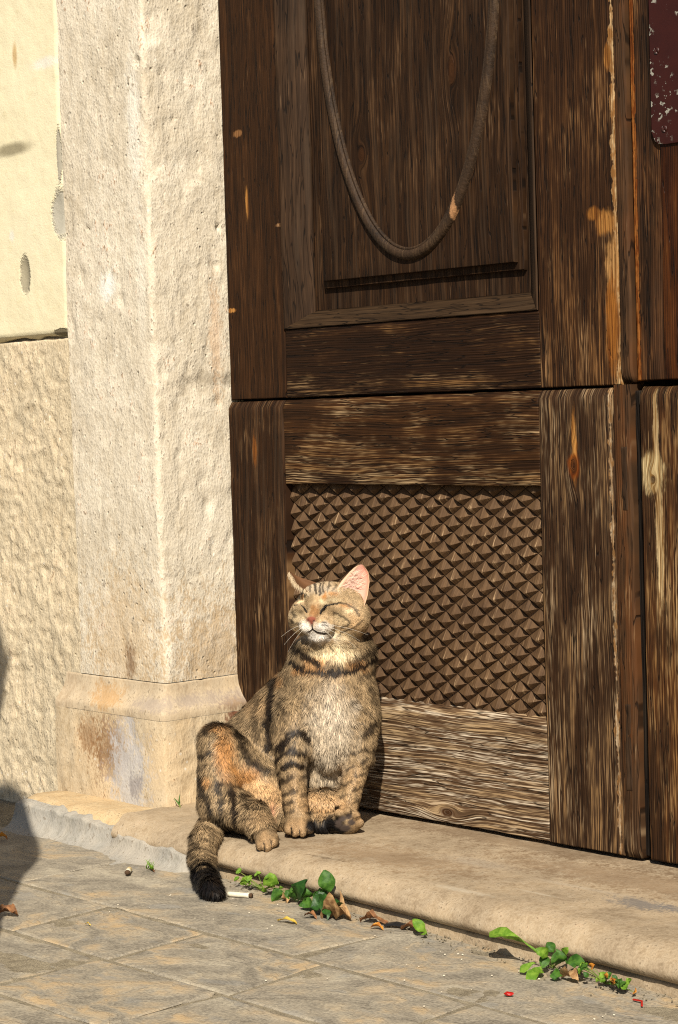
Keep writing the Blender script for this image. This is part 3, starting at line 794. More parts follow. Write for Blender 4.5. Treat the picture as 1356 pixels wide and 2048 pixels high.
ni, nj = int((LX1 - LX0) / PXP) + 3, int((LZ1 - LZ0) / PZP) + 3
ox, oz = 0.7525 - 0.0225, 0.2925          # a column of pyramids stops half-way at the right stile
for i in range(-ni, 3):
    for j in range(-2, nj):
        for half in (0, 1):
            cx, cz = ox + (i + half * .5) * PXP, oz + (j + half * .5) * PZP
            if cx < LX0 - PXP * .4 or cx > LX1 + PXP * .4 or cz < LZ0 - PZP * .4 or cz > LZ1 + PZP * .4: continue
            edge = cx - PXP / 2 < LX0 or cx + PXP / 2 > LX1 or cz - PZP / 2 < LZ0 or cz + PZP / 2 > LZ1
            cells.append((cx, cz, edge))
def behind_cat(cx, cz):
    return 0.16 < cx < 0.335 and cz < 0.43
hidden = [c for c in cells if behind_cat(c[0], c[1])]
shown = [c for c in cells if not behind_cat(c[0], c[1])]
bmj = bmesh.new()
pyr_n = 0
for q, (cx, cz, edge) in enumerate(shown):
    me = pyramid(cx, cz, True, q) if edge else shared[(q * 7) % 40]
    if me is None: continue
    if pyr_n >= 300:
        t = me.copy()
        if not edge: t.transform(Matrix.Translation((cx, 0, cz)))
        bmj.from_mesh(t); bpy.data.meshes.remove(t); continue
    o = bpy.data.objects.new('pyramid', me); COL.objects.link(o); o.parent = back
    base_loc = -world_loc(back)
    o.location = base_loc if edge else base_loc + Vector((cx, 0, cz))
    pyr_n += 1
for q, (cx, cz, edge) in enumerate(hidden):
    me = pyramid(cx, cz, edge, 900 + q)
    if me is None: continue
    bmj.from_mesh(me); bpy.data.meshes.remove(me)
me = bpy.data.meshes.new('pyramids'); bmj.to_mesh(me); bmj.free(); me.materials.append(M_latt)
obj('pyramids', me, None, back, kind='stuff')

# astragal strip on the meeting edge
def rod(x0, x1, z0, z1, yf, yb, seed, taper=0.0):
    prof = [(x0, yb), (x0, yf + .003), (x0 + .001, yf + .001), (x0 + .003, yf), ((x0 + x1) / 2, yf - .0003), (x1 - .005, yf + .0004), (x1 - .0015, yf + .002), (x1, yf + .005), (x1, yb)]
    Z = np.arange(z0, z1 + .005, .01)
    V = np.array([[(x, y, z) for x, y in prof] for z in Z])
    V[..., 0] += 0.0012 * vnoise(np.stack([V[..., 2] * 18, V[..., 0] * 0, V[..., 1] * 30], -1), seed)
    V[..., 1] += 0.0007 * vnoise(V * 50, seed + 1)
    low = np.clip(1 - (V[..., 2] - z0) / 0.02, 0, 1)
    V[..., 1] += low ** 2 * .006
    F = [tuple(int(q) for q in f) for f in grid_faces(len(Z), len(prof))]
    F.append(tuple(range(len(prof))))
    return sided(mesh('rod', V.reshape(-1, 3), F))
ast = obj('astragal', rod(0.9185, 0.9395, 0.7935, ZT, -0.0035, 0.04, 5), M_astr, door)
obj('astragal', rod(0.906, 0.9375, 0.0905, 0.787, -0.0085, 0.04, 7), M_astr, door)
obj('plug', slab(0.920, 0.931, 0.605, 0.70, 0.0100, 0.004, 0.006, 0.003, 0.0012, 60, 0.0006, wallmap, 121), M_mould, door)
obj('plug', slab(0.915, 0.927, 0.19, 0.32, 0.0100, 0.004, 0.006, 0.003, 0.0015, 60, 0.0008, wallmap, 122), M_mould, door)

# ------------------------------------------------------------------ right leaf
leaf2 = empty('door_leaf', (1.415, 0.0, 0.09), label='reddish brown door leaf with maroon metal plate and big pale knot', cat='door')
board('stile', 0.9455, 0.9985, 0.7955, ZT, 0.002, M_right_ul, leaf2, seed=130)
board('stile', 0.9995, 1.10, 0.7955, ZT, -0.001, M_right_u, leaf2, seed=131)
board('stile', 1.7305, 1.8845, 0.7955, ZT, 0.0, M_stile_ur, leaf2, seed=132)
board('rail', 1.101, 1.7295, 0.7955, 0.93, 0.001, M_rail_u, leaf2, seed=133)
board('panel', 1.101, 1.7295, 0.932, ZT, 0.03, M_panel_u, leaf2, seed=134, step=0.03)
board('rebate', 0.9355, 0.9555, 0.0935, 0.781, 0.006, M_dark, leaf2, seed=135)
board('stile', 0.9560, 1.10, 0.0925, 0.786, YL - 0.002, M_right_l, leaf2, seed=136, chamf=(0.010, 0.008), r=0.004)
board('stile', 1.7305, 1.8845, 0.0925, 0.786, YL, M_stile_lr, leaf2, seed=137)
board('rail', 1.101, 1.7295, 0.6405, 0.786, YL + 0.001, M_rail_lt, leaf2, seed=138)
board('rail', 1.101, 1.7295, 0.0925, 0.2825, YL + 0.001, M_rail_lb, leaf2, seed=139)
back2 = board('panel_back', 1.0855, 1.745, 0.26, 0.66, 0.0125, M_latt_base, leaf2, yb=0.03, seed=140)
bmj = bmesh.new()
for q, (cx, cz, edge) in enumerate(cells):
    me = pyramid(cx, cz, edge, 2000 + q)
    if me is None: continue
    me.transform(Matrix.Translation((0.95, 0, 0)))
    bmj.from_mesh(me); bpy.data.meshes.remove(me)
me = bpy.data.meshes.new('pyramids'); bmj.to_mesh(me); bmj.free(); me.materials.append(M_latt)
obj('pyramids', me, None, back2, kind='stuff')

def plate_mat():
    s = NT('maroon_painted_metal')
    n1 = s.noise(s.pos, 30.0, 4.0, 0.6); n2 = s.noise(s.pos, 110.0, 3.0, 0.65)
    chip = s.mul(s.ss(n2, 0.585, 0.60), s.ss(s.noise(s.pos, 18.0, 2.0), 0.46, 0.56))
    col = s.mix(n1, hexc(40, 14, 10, 0.8), hexc(62, 24, 16, 0.8))
    col = s.mix(chip, col, hexc(150, 146, 134, 0.8))
    return s.out(col, 0.42, s.bump(s.add(s.mul(n1, 0.6), s.mul(chip, -0.8)), 0.0008))
M_plate = plate_mat()
def plate_mesh():
    pts = [(0.9885, 2.1), (0.9885, 1.150), (0.9935, 1.138), (1.000, 1.1325), (1.012, 1.1305), (1.17, 1.1305), (1.17, 2.1)]
    n = len(pts)
    V = [(x, -0.0042, z) for x, z in pts] + [(x, -0.0012, z) for x, z in pts]
    F = [tuple(range(n))] + [(i, n + i, n + (i + 1) % n, (i + 1) % n) for i in range(n)]
    me = mesh('plate', V, F, False)
    bm = bmesh.new(); bm.from_mesh(me); bmesh.ops.recalc_face_normals(bm, faces=bm.faces)
    bm.to_mesh(me); bm.free()
    return me
plate = obj('metal_plate', plate_mesh(), M_plate, leaf2)
def screw(x, z):
    bm = bmesh.new()
    bmesh.ops.create_uvsphere(bm, u_segments=14, v_segments=8, radius=0.0052)
    bmesh.ops.scale(bm, vec=(1, 0.42, 1), verts=bm.verts)
    for v in bm.verts:
        if v.co.y < -0.0008 and abs(v.co.x * .9 + v.co.z * .4) < 0.0013: v.co.y += 0.0012
    bmesh.ops.translate(bm, vec=(x, -0.0044, z), verts=bm.verts)
    me = bpy.data.meshes.new('screw'); bm.to_mesh(me); bm.free()
    return me
for x, z in ((1.001, 1.264), (1.012, 1.152), (1.001, 1.42), (1.012, 1.58)):
    obj('screw', screw(x, z), M_plate, plate)
# dark sheet behind the doors stands for the hall's dimness, closes every chink
obj('door_backing', slab(-0.05, DW + .05, 0.02, ZT + .05, -0.062, -0.08, 0.5, 0.002, 0, 1, 0, wallmap, 150), M_dark, leaf2)

# ================================================================== CAT
# The cat is modelled in its own frame: a runs right, b up, c towards the viewer of its face (1 unit = 0.806 mm).
# (a, b) are quoted as the rows and columns of the sketch the figure was drawn on, c is measured depth.
CU = 1.0 / 1240.0
def cat_world(P):
    P = np.asarray(P, float)
    t = 3.40 - P[..., 2] * CU
    Fa, Ra, Ua, Ca = (np.array(q) for q in (Fv, Rv, Uv, CAM))
    d = Fa + Ra * ((P[..., 0:1] - 678) / 4200) + Ua * ((1024 + P[..., 1:2]) / 4200)
    return Ca + d * t[..., None]

def smin(a, b, k):
    h = np.clip(0.5 + 0.5 * (b - a) / k, 0, 1)
    return b + (a - b) * h - k * h * (1 - h)

GS = 3.0
G0 = np.array([368.0, -1822.0, -235.0]); G1 = np.array([772.0, -1140.0, 285.0])
GN = np.ceil((G1 - G0) / GS).astype(int)
gx, gy, gz = (G0[i] + GS * np.arange(GN[i]) for i in range(3))
SD = np.full(GN, 60.0, dtype=np.float32)

def region(lo, hi):
    s = []
    for i in range(3):
        a = max(0, int((lo[i] - G0[i]) / GS)); b = min(GN[i], int((hi[i] - G0[i]) / GS) + 2)
        s.append(slice(a, b))
    X, Y, Z = np.meshgrid(gx[s[0]], gy[s[1]], gz[s[2]], indexing='ij')
    return tuple(s), X, Y, Z

def cone(p, q, r1, r2, k=14.0, sub=False):
    p = np.array([p[0], -p[1], p[2]], float); q = np.array([q[0], -q[1], q[2]], float)
    m = max(r1, r2) + k * 1.2 + 6
    s, X, Y, Z = region(np.minimum(p, q) - m, np.maximum(p, q) + m)
    d = q - p; L2 = d @ d + 1e-9
    t = np.clip(((X - p[0]) * d[0] + (Y - p[1]) * d[1] + (Z - p[2]) * d[2]) / L2, 0, 1)
    D = np.sqrt((X - p[0] - t * d[0]) ** 2 + (Y - p[1] - t * d[1]) ** 2 + (Z - p[2] - t * d[2]) ** 2) - (r1 + (r2 - r1) * t)
    SD[s] = -smin(-SD[s], D, k) if sub else smin(SD[s], D, k)

def ell(c, r, k=14.0, rot=0.0, sub=False):
    """ellipsoid; rot turns it in the a-b plane (degrees, anticlockwise)"""
    c = np.array([c[0], -c[1], c[2]], float); r = np.array(r, float)
    m = max(r) + k * 1.2 + 6
    s, X, Y, Z = region(c - m, c + m)
    X = X - c[0]; Y = Y - c[1]; Z = Z - c[2]
    if rot:
        ca, sa = math.cos(R(rot)), math.sin(R(rot)); X, Y = X * ca + Y * sa, -X * sa + Y * ca
    k0 = np.sqrt((X / r[0]) ** 2 + (Y / r[1]) ** 2 + (Z / r[2]) ** 2)
    k1 = np.sqrt((X / r[0] ** 2) ** 2 + (Y / r[1] ** 2) ** 2 + (Z / r[2] ** 2) ** 2) + 1e-6
    D = k0 * (k0 - 1) / k1
    SD[s] = -smin(-SD[s], D, k) if sub else smin(SD[s], D, k)

# trunk
cone((642, 1382, -50), (532, 1502, -112), 84, 92, 10)
ell((668, 1410, -34), (87, 120, 84), 30)
ell((668, 1312, -30), (84, 56, 76), 30)
ell((652, 1520, -62), (66, 80, 56), 22)
ell((512, 1572, -128), (92, 86, 86), 30)
ell((662, 1460, -2), (48, 78, 48), 22)
# head
ell((662, 1217, 2), (70, 52, 64), 16)
ell((696, 1240, 22), (42, 36, 44), 22)
ell((604, 1238, 20), (26, 30, 34), 20)
ell((650, 1194, 34), (46, 26, 36), 18)
cone((640, 1206, 56), (625, 1234, 76), 19, 11, 14)
ell((634, 1252, 62), (32, 22, 28), 12)
ell((613, 1252, 68), (14, 12, 16), 7)
ell((645, 1253, 70), (20, 13, 17), 7)
ell((637, 1272, 62), (19, 12, 16), 9)
ell((656, 1284, 14), (52, 24, 42), 16)
ell((623, 1239, 84), (9, 6, 6), 4)
ell((664, 1219, 54), (19, 13, 15), 7)
ell((599, 1217, 44), (13, 12, 14), 7)
cone((628, 1259, 92), (632, 1264, 90), 2.5, 2.5, 3, True)
cone((632, 1264, 92), (650, 1268, 88), 2.2, 1.5, 3, True)
# front leg, viewer's left
cone((596, 1436, 4), (584, 1520, 30), 50, 30, 18)
cone((584, 1520, 30), (590, 1605, 32), 29, 23, 6)
cone((590, 1605, 32), (596, 1640, 34), 23, 24, 6)
ell((597, 1652, 40), (30, 21, 28), 8)
for tx, ty, tw in ((576, 1659, 52), (590, 1664, 60), (606, 1664, 60), (620, 1658, 52)):
    ell((tx, ty, tw), (9, 10, 12), 3)
# front leg, viewer's right
cone((712, 1440, -10), (716, 1515, 0), 46, 30, 22)
cone((716, 1515, 0), (700, 1595, 10), 27, 20, 6)
cone((700, 1595, 10), (694, 1630, 12), 20, 20, 6)
# far hind leg, sole towards the viewer
ell((652, 1604, -6), (62, 26, 34), 12)
cone((612, 1640, 4), (668, 1646, 16), 20, 19, 6)
ell((694, 1645, 24), (29, 25, 20), 6)
for tx, ty, tw in ((678, 1628, 34), (695, 1624, 36), (711, 1632, 34), (718, 1647, 30)):
    ell((tx, ty, tw), (10, 10, 11), 3)
# near hind leg, knee drawn up
cone((545, 1572, -50), (438, 1486, -16), 52, 36, 14)
cone((434, 1484, -12), (440, 1606, 6), 35, 44, 16)
ell((520, 1600, -20), (48, 42, 46), 16)
ell((572, 1622, -40), (60, 40, 56), 14)
ell((640, 1628, -40), (60, 34, 40), 14)
cone((448, 1612, 6), (508, 1634, 58), 42, 30, 12)
cone((508, 1634, 58), (530, 1668, 96), 30, 24, 8)
ell((534, 1680, 118), (24, 23, 25), 6)
for tx, ty, tw in ((521, 1691, 130), (535, 1695, 138), (547, 1685, 134)):
    ell((tx, ty, tw), (10, 10, 12), 3)
# tail over the nosing on to the paving
TAIL = [(452, 1632, -70, 27), (426, 1648, -10, 26), (408, 1680, 42, 25), (403, 1718, 92, 23), (408, 1750, 165, 21), (422, 1775, 232, 19), (431, 1782, 246, 15)]
for p, q in zip(TAIL[:-1], TAIL[1:]):
    cone(p[:3], q[:3], p[3], q[3], 8)

def surface_nets(f):
    s = f < 0
    nx, ny, nz = f.shape
    acc = np.zeros((nx - 1, ny - 1, nz - 1, 3), np.float32); cnt = np.zeros((nx - 1, ny - 1, nz - 1), np.float32)
    for ax in range(3):
        o = [0, 1, 2]; o.remove(ax)
        for d1 in (0, 1):
            for d2 in (0, 1):
                sl0 = [None] * 3; sl1 = [None] * 3
                n = (nx, ny, nz)
                sl0[ax] = slice(0, n[ax] - 1); sl1[ax] = slice(1, n[ax])
                for a, d in zip(o, (d1, d2)):
                    sl0[a] = sl1[a] = slice(d, n[a] - 1 + d)
                a_, b_ = f[tuple(sl0)], f[tuple(sl1)]
                c = (a_ < 0) != (b_ < 0)
                t = np.where(c, a_ / np.where(np.abs(a_ - b_) < 1e-9, 1, a_ - b_), 0)
                acc[..., ax] += t * c
                for a, d in zip(o, (d1, d2)): acc[..., a] += d * c
                cnt += c
    act = cnt > 0
    idx = -np.ones(act.shape, int); idx[act] = np.arange(act.sum())
    ijk = np.argwhere(act)
    V = ijk + acc[act] / cnt[act][:, None]
    Q = []
    for ax in range(3):
        o = [1, 2] if ax == 0 else ([2, 0] if ax == 1 else [0, 1])
        sl0 = [slice(1, -1)] * 3; sl1 = [slice(1, -1)] * 3
        sl0[ax] = slice(0, -1); sl1[ax] = slice(1, None)
        a_, b_ = s[tuple(sl0)], s[tuple(sl1)]
        for inside_first in (True, False):
            m = (a_ & ~b_) if inside_first else (~a_ & b_)
            p = np.argwhere(m)
            p[:, o[0]] += 1; p[:, o[1]] += 1
            def at(d0, d1):
                q = p.copy(); q[:, o[0]] -= d0; q[:, o[1]] -= d1
                return idx[q[:, 0], q[:, 1], q[:, 2]]
            quad = np.stack([at(1, 1), at(0, 1), at(0, 0), at(1, 0)], -1)
            Q.append(quad if inside_first else quad[:, ::-1])
    return V, np.concatenate(Q)
CV, CQ = surface_nets(SD)
CQ = CQ[(CQ >= 0).all(1)]
CV = G0 + CV * GS

# ears: shells between two edge lines
def ear(e0, e1, bowl, n=11, mm=13, th=3.2):
    def rs(e):
        e = np.array([(a, -b, c) for a, b, c in e], float)
        d = np.r_[0, np.cumsum(np.linalg.norm(np.diff(e, axis=0), axis=1))]; d /= d[-1]
        t = np.linspace(0, 1, n)
        return np.stack([np.interp(t, d, e[:, i]) for i in range(3)], -1)
    A, B = rs(e0), rs(e1)
    q = np.linspace(0, 1, mm)
    t = np.linspace(0, 1, n)
    P = A[:, None] * (1 - q[None, :, None]) + B[:, None] * q[None, :, None]
    bow = (4 * q * (1 - q))[None] * (1 - t ** 2.5)[:, None]
    P = P + np.array(bowl, float) * bow[..., None]
    Nn = np.array(bowl, float) / np.linalg.norm(bowl)
    back = P + Nn * th * (0.35 + np.minimum(1, bow * 1.5))[..., None]
    V = np.concatenate([P.reshape(-1, 3), back.reshape(-1, 3)])
    f = grid_faces(n, mm)
    F = [f, f[:, ::-1] + n * mm]
    rim = np.concatenate([np.arange(n) * mm, [], ]).astype(int)
    for col, fl in ((0, False), (mm - 1, True)):
        i = np.arange(n - 1) * mm + col
        qd = np.stack([i, i + mm, i + mm + n * mm, i + n * mm], -1)
        F.append(qd[:, ::-1] if fl else qd)
    return V, np.concatenate(F), n * mm
earR = ear([(672, 1180, 62), (682, 1163, 52), (698, 1145, 34), (711, 1133, 20), (720, 1129, 12)], [(728, 1214, 40), (735, 1192, 26), (739, 1162, 14), (736, 1142, 10), (725, 1129, 11)], (8, -4, -26))
earL = ear([(616, 1184, 60), (600, 1175, 62), (588, 1166, 52), (580, 1152, 34), (576, 1141, 18)], [(634, 1166, 14), (618, 1160, 8), (600, 1155, 2), (586, 1147, 4), (577, 1141, 14)], (10, -10, -14))

# ---------------------------------------------------------------- coat colours
def seg_d(P, pts):
    """distance in the coat sheet (a,b) to a polyline"""
    d = np.full(len(P), 1e9)
    for (x0, y0), (x1, y1) in zip(pts[:-1], pts[1:]):
        dx, dy = x1 - x0, y1 - y0
        t = np.clip(((P[:, 0] - x0) * dx + (P[:, 1] - y0) * dy) / (dx * dx + dy * dy + 1e-9), 0, 1)
        d = np.minimum(d, np.hypot(P[:, 0] - x0 - t * dx, P[:, 1] - y0 - t * dy))
    return d
AGO = np.array(hexc(146, 123, 92)); DRK = np.array(hexc(34, 25, 17)); BLK = np.array(hexc(17, 13, 10)); ORA = np.array(hexc(166, 114, 62)); ORP = np.array(hexc(184, 148, 106))
CRM = np.array(hexc(208, 188, 150)); WHT = np.array(hexc(214, 206, 194)); GRY = np.array(hexc(178, 164, 143)); PNK = np.array(hexc(214, 150, 124)); NOS = np.array(hexc(122, 66, 50)); PAD = np.array(hexc(58, 48, 42))
AREAS = [  # (a, b, ra, rb, colour, strength)
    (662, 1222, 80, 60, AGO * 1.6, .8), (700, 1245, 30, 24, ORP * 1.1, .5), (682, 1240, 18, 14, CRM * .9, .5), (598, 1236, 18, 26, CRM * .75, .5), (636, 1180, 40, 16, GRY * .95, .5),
    (662, 1465, 50, 104, GRY * 1.08, .72), (655, 1540, 45, 50, GRY, .5), (650, 1605, 62, 26, ORP, .85), (552, 1352, 16, 22, ORA, .5), (520, 1400, 30, 30, ORP, .35),
    (668, 1301, 40, 17, CRM, 1.0), (630, 1316, 26, 9, ORA, .7), (712, 1318, 24, 8, ORA * .9, .6), (640, 1271, 30, 13, WHT, 1.0), (612, 1254, 14, 13, WHT, 1.0), (647, 1253, 22, 11, WHT, .9), (680, 1268, 30, 12, CRM, .6), (646, 1207, 11, 6, CRM * 1.1, .95), (664, 1201, 16, 4, CRM, .7), (604, 1204, 9, 5, CRM, .8), (612, 1196, 3, 8, CRM, .5),
    (649, 1193, 4.5, 11, ORA, 1.0), (664, 1189, 10, 4, ORA, .65), (605, 1196, 4, 9, ORA, .7), (628, 1224, 11, 12, ORA * .62, .85), (690, 1212, 14, 5, ORA, .6), (692, 1224, 13, 6, CRM, .85), (655, 1236, 10, 5, AGO, .5), (670, 1222, 20, 8, AGO * .8, .6),
    (620, 1330, 34, 10, ORA, .55), (715, 1328, 30, 9, ORA, .5), (640, 1338, 60, 8, ORA, .4),
    (452, 1500, 22, 46, ORA, .75), (485, 1545, 36, 26, ORA, .72), (525, 1575, 36, 30, ORP, .95), (430, 1452, 18, 10, ORA, .6), (548, 1600, 16, 34, ORP, .85), (546, 1612, 10, 18, PNK, .5), (416, 1556, 8, 12, ORA, .6),
    (408, 1672, 36, 44, AGO * 1.35, .7), (700, 1560, 30, 40, ORP * .9, .45), (590, 1590, 30, 60, ORP * .85, .35), (596, 1655, 34, 20, ORP * .72, .75), (534, 1682, 26, 24, ORP * .75, .7), (712, 1640, 16, 22, ORP * .62, .8),
    (520, 1635, 26, 22, ORP * .8, .4)]
STRK = [  # (polyline, half width, colour, strength)
    ([(628, 1166), (631, 1190)], 2.5, DRK, .8), ([(638, 1163), (640, 1193)], 2.2, DRK, .75), ([(647, 1163), (645, 1184)], 2.2, DRK, .7), ([(659, 1166), (655, 1184)], 2.2, DRK, .6), ([(618, 1168), (620, 1184)], 2.5, DRK, .6), ([(670, 1172), (664, 1184)], 2.0, DRK, .45),
    ([(589, 1211), (601, 1211), (610, 1217), (613, 1224)], 1.0, BLK, .9), ([(640, 1227), (645, 1218), (653, 1212), (666, 1208), (682, 1205)], 1.0, BLK, .9), ([(684, 1206), (702, 1216), (718, 1231)], 2.0, DRK * 2.2, .6),
    ([(664, 1228), (682, 1232), (696, 1243), (690, 1250), (680, 1252)], 2.2, DRK * 1.3, .62), ([(722, 1240), (706, 1254), (684, 1262), (674, 1270)], 2.4, DRK * 1.2, .6), ([(586, 1226), (596, 1234)], 3, DRK, .6), ([(586, 1245), (598, 1250)], 3, DRK, .6), ([(590, 1232), (586, 1250)], 2, DRK, .5), ([(606, 1226), (612, 1236)], 3, DRK, .4),
    ([(640, 1243), (652, 1247)], 1.4, DRK, .6), ([(642, 1249), (656, 1252)], 1.4, DRK, .5),
    ([(588, 1284), (606, 1302), (636, 1322)], 6, DRK, .85), ([(586, 1318), (612, 1334), (650, 1340), (704, 1334), (748, 1310)], 5.5, DRK, .95), ([(752, 1284), (730, 1304), (704, 1316)], 6, DRK, .7), ([(600, 1306), (640, 1330), (690, 1326)], 2.5, DRK, .5), ([(754, 1330), (735, 1342), (715, 1348)], 4, DRK, .6), ([(745, 1262), (728, 1274)], 4, DRK, .5),
    ([(552, 1356), (545, 1400), (536, 1450), (542, 1490)], 8, DRK, .85), ([(520, 1392), (512, 1440), (516, 1480)], 5, DRK, .5), ([(575, 1350), (566, 1400), (568, 1430)], 4, DRK, .4), ([(590, 1370), (600, 1392)], 5, DRK, .35), ([(735, 1370), (745, 1400)], 5, DRK, .5), ([(700, 1365), (716, 1376)], 4, DRK, .35), ([(610, 1400), (626, 1418), (640, 1440)], 4, DRK, .4),
    ([(562, 1490), (578, 1462), (604, 1452), (614, 1470)], 7, DRK, .9), ([(556, 1512), (580, 1490), (606, 1498)], 6, DRK, .9), ([(560, 1536), (584, 1524), (608, 1532)], 6, DRK, .85), ([(564, 1562), (582, 1554)], 6, DRK, .75), ([(600, 1556), (610, 1550)], 4, DRK, .6), ([(566, 1586), (590, 1580)], 4, DRK, .7), ([(602, 1590), (611, 1584)], 4, DRK, .5), ([(566, 1606), (584, 1602)], 3.5, DRK, .7), ([(570, 1624), (590, 1620)], 3, DRK, .55), ([(604, 1612), (612, 1606)], 3, DRK, .5),
    ([(728, 1462), (748, 1440)], 7, DRK, .75), ([(708, 1502), (724, 1492), (742, 1494)], 6, DRK, .75), ([(722, 1524), (735, 1516)], 4, DRK, .7), ([(694, 1536), (706, 1530)], 3.5, DRK, .6), ([(712, 1550), (728, 1544)], 3.5, DRK, .7), ([(684, 1568), (700, 1562)], 3, DRK, .6), ([(706, 1580), (720, 1572)], 3.5, DRK, .7), ([(680, 1592), (694, 1588)], 3, DRK, .55), ([(702, 1604), (716, 1598)], 3, DRK, .6),
    ([(640, 1490), (646, 1520), (642, 1550)], 3, DRK, .6), ([(622, 1450), (640, 1470)], 3, DRK, .4), ([(690, 1420), (672, 1440)], 3, DRK, .35), ([(700, 1395), (720, 1404), (735, 1420)], 4, DRK, .45), ([(630, 1385), (650, 1400), (668, 1396)], 3, DRK, .4), ([(560, 1400), (575, 1420), (570, 1450)], 4, DRK, .45), ([(668, 1470), (666, 1530)], 3, DRK, .3), ([(650, 1560), (690, 1566)], 4, DRK, .4),
    ([(414, 1462), (430, 1450), (450, 1448)], 5, DRK, .75), ([(402, 1506), (424, 1498)], 5.5, DRK, .8), ([(402, 1530), (412, 1524)], 5, DRK, .6), ([(404, 1544), (410, 1580), (424, 1610)], 6, BLK, .75), ([(436, 1562), (446, 1600), (440, 1640)], 6, BLK, .7), ([(458, 1572), (472, 1602), (476, 1640)], 6, DRK, .85), ([(420, 1612), (440, 1650), (470, 1652)], 8, BLK, .7), ([(430, 1556), (470, 1566), (520, 1600)], 4, DRK, .7), ([(480, 1590), (500, 1610)], 4, DRK, .6), ([(500, 1610), (520, 1616)], 3, DRK, .6), ([(494, 1630), (512, 1632)], 3, DRK, .5),
    ([(462, 1446), (478, 1478), (496, 1512), (536, 1540)], 6, DRK, .75), ([(540, 1500), (548, 1540)], 5, DRK, .4),
    ([(384, 1660), (396, 1690)], 5, DRK, .6), ([(378, 1676), (400, 1670), (424, 1682)], 3, DRK, .4), ([(376, 1700), (402, 1694), (430, 1704)], 3, DRK, .5), ([(386, 1690), (392, 1712)], 4, DRK, .6), ([(415, 1665), (420, 1700)], 3, DRK, .3),
    ([(626, 1652), (676, 1652)], 15, BLK, 1), ([(676, 1640), (684, 1660)], 8, BLK, .9), ([(616, 1622), (668, 1618)], 4, DRK, .8),
    ([(583, 1656), (582, 1674)], 1.4, BLK, .9), ([(598, 1658), (598, 1678)], 1.4, BLK, .9), ([(613, 1656), (615, 1674)], 1.4, BLK, .9), ([(526, 1680), (529, 1702)], 1.4, BLK, .8), ([(540, 1678), (543, 1698)], 1.4, BLK, .8), ([(703, 1622), (705, 1636)], 1.3, BLK, .7), ([(716, 1634), (712, 1642)], 1.3, BLK, .7)]  # not markings: dark lines painted between the toes as shade in the gaps
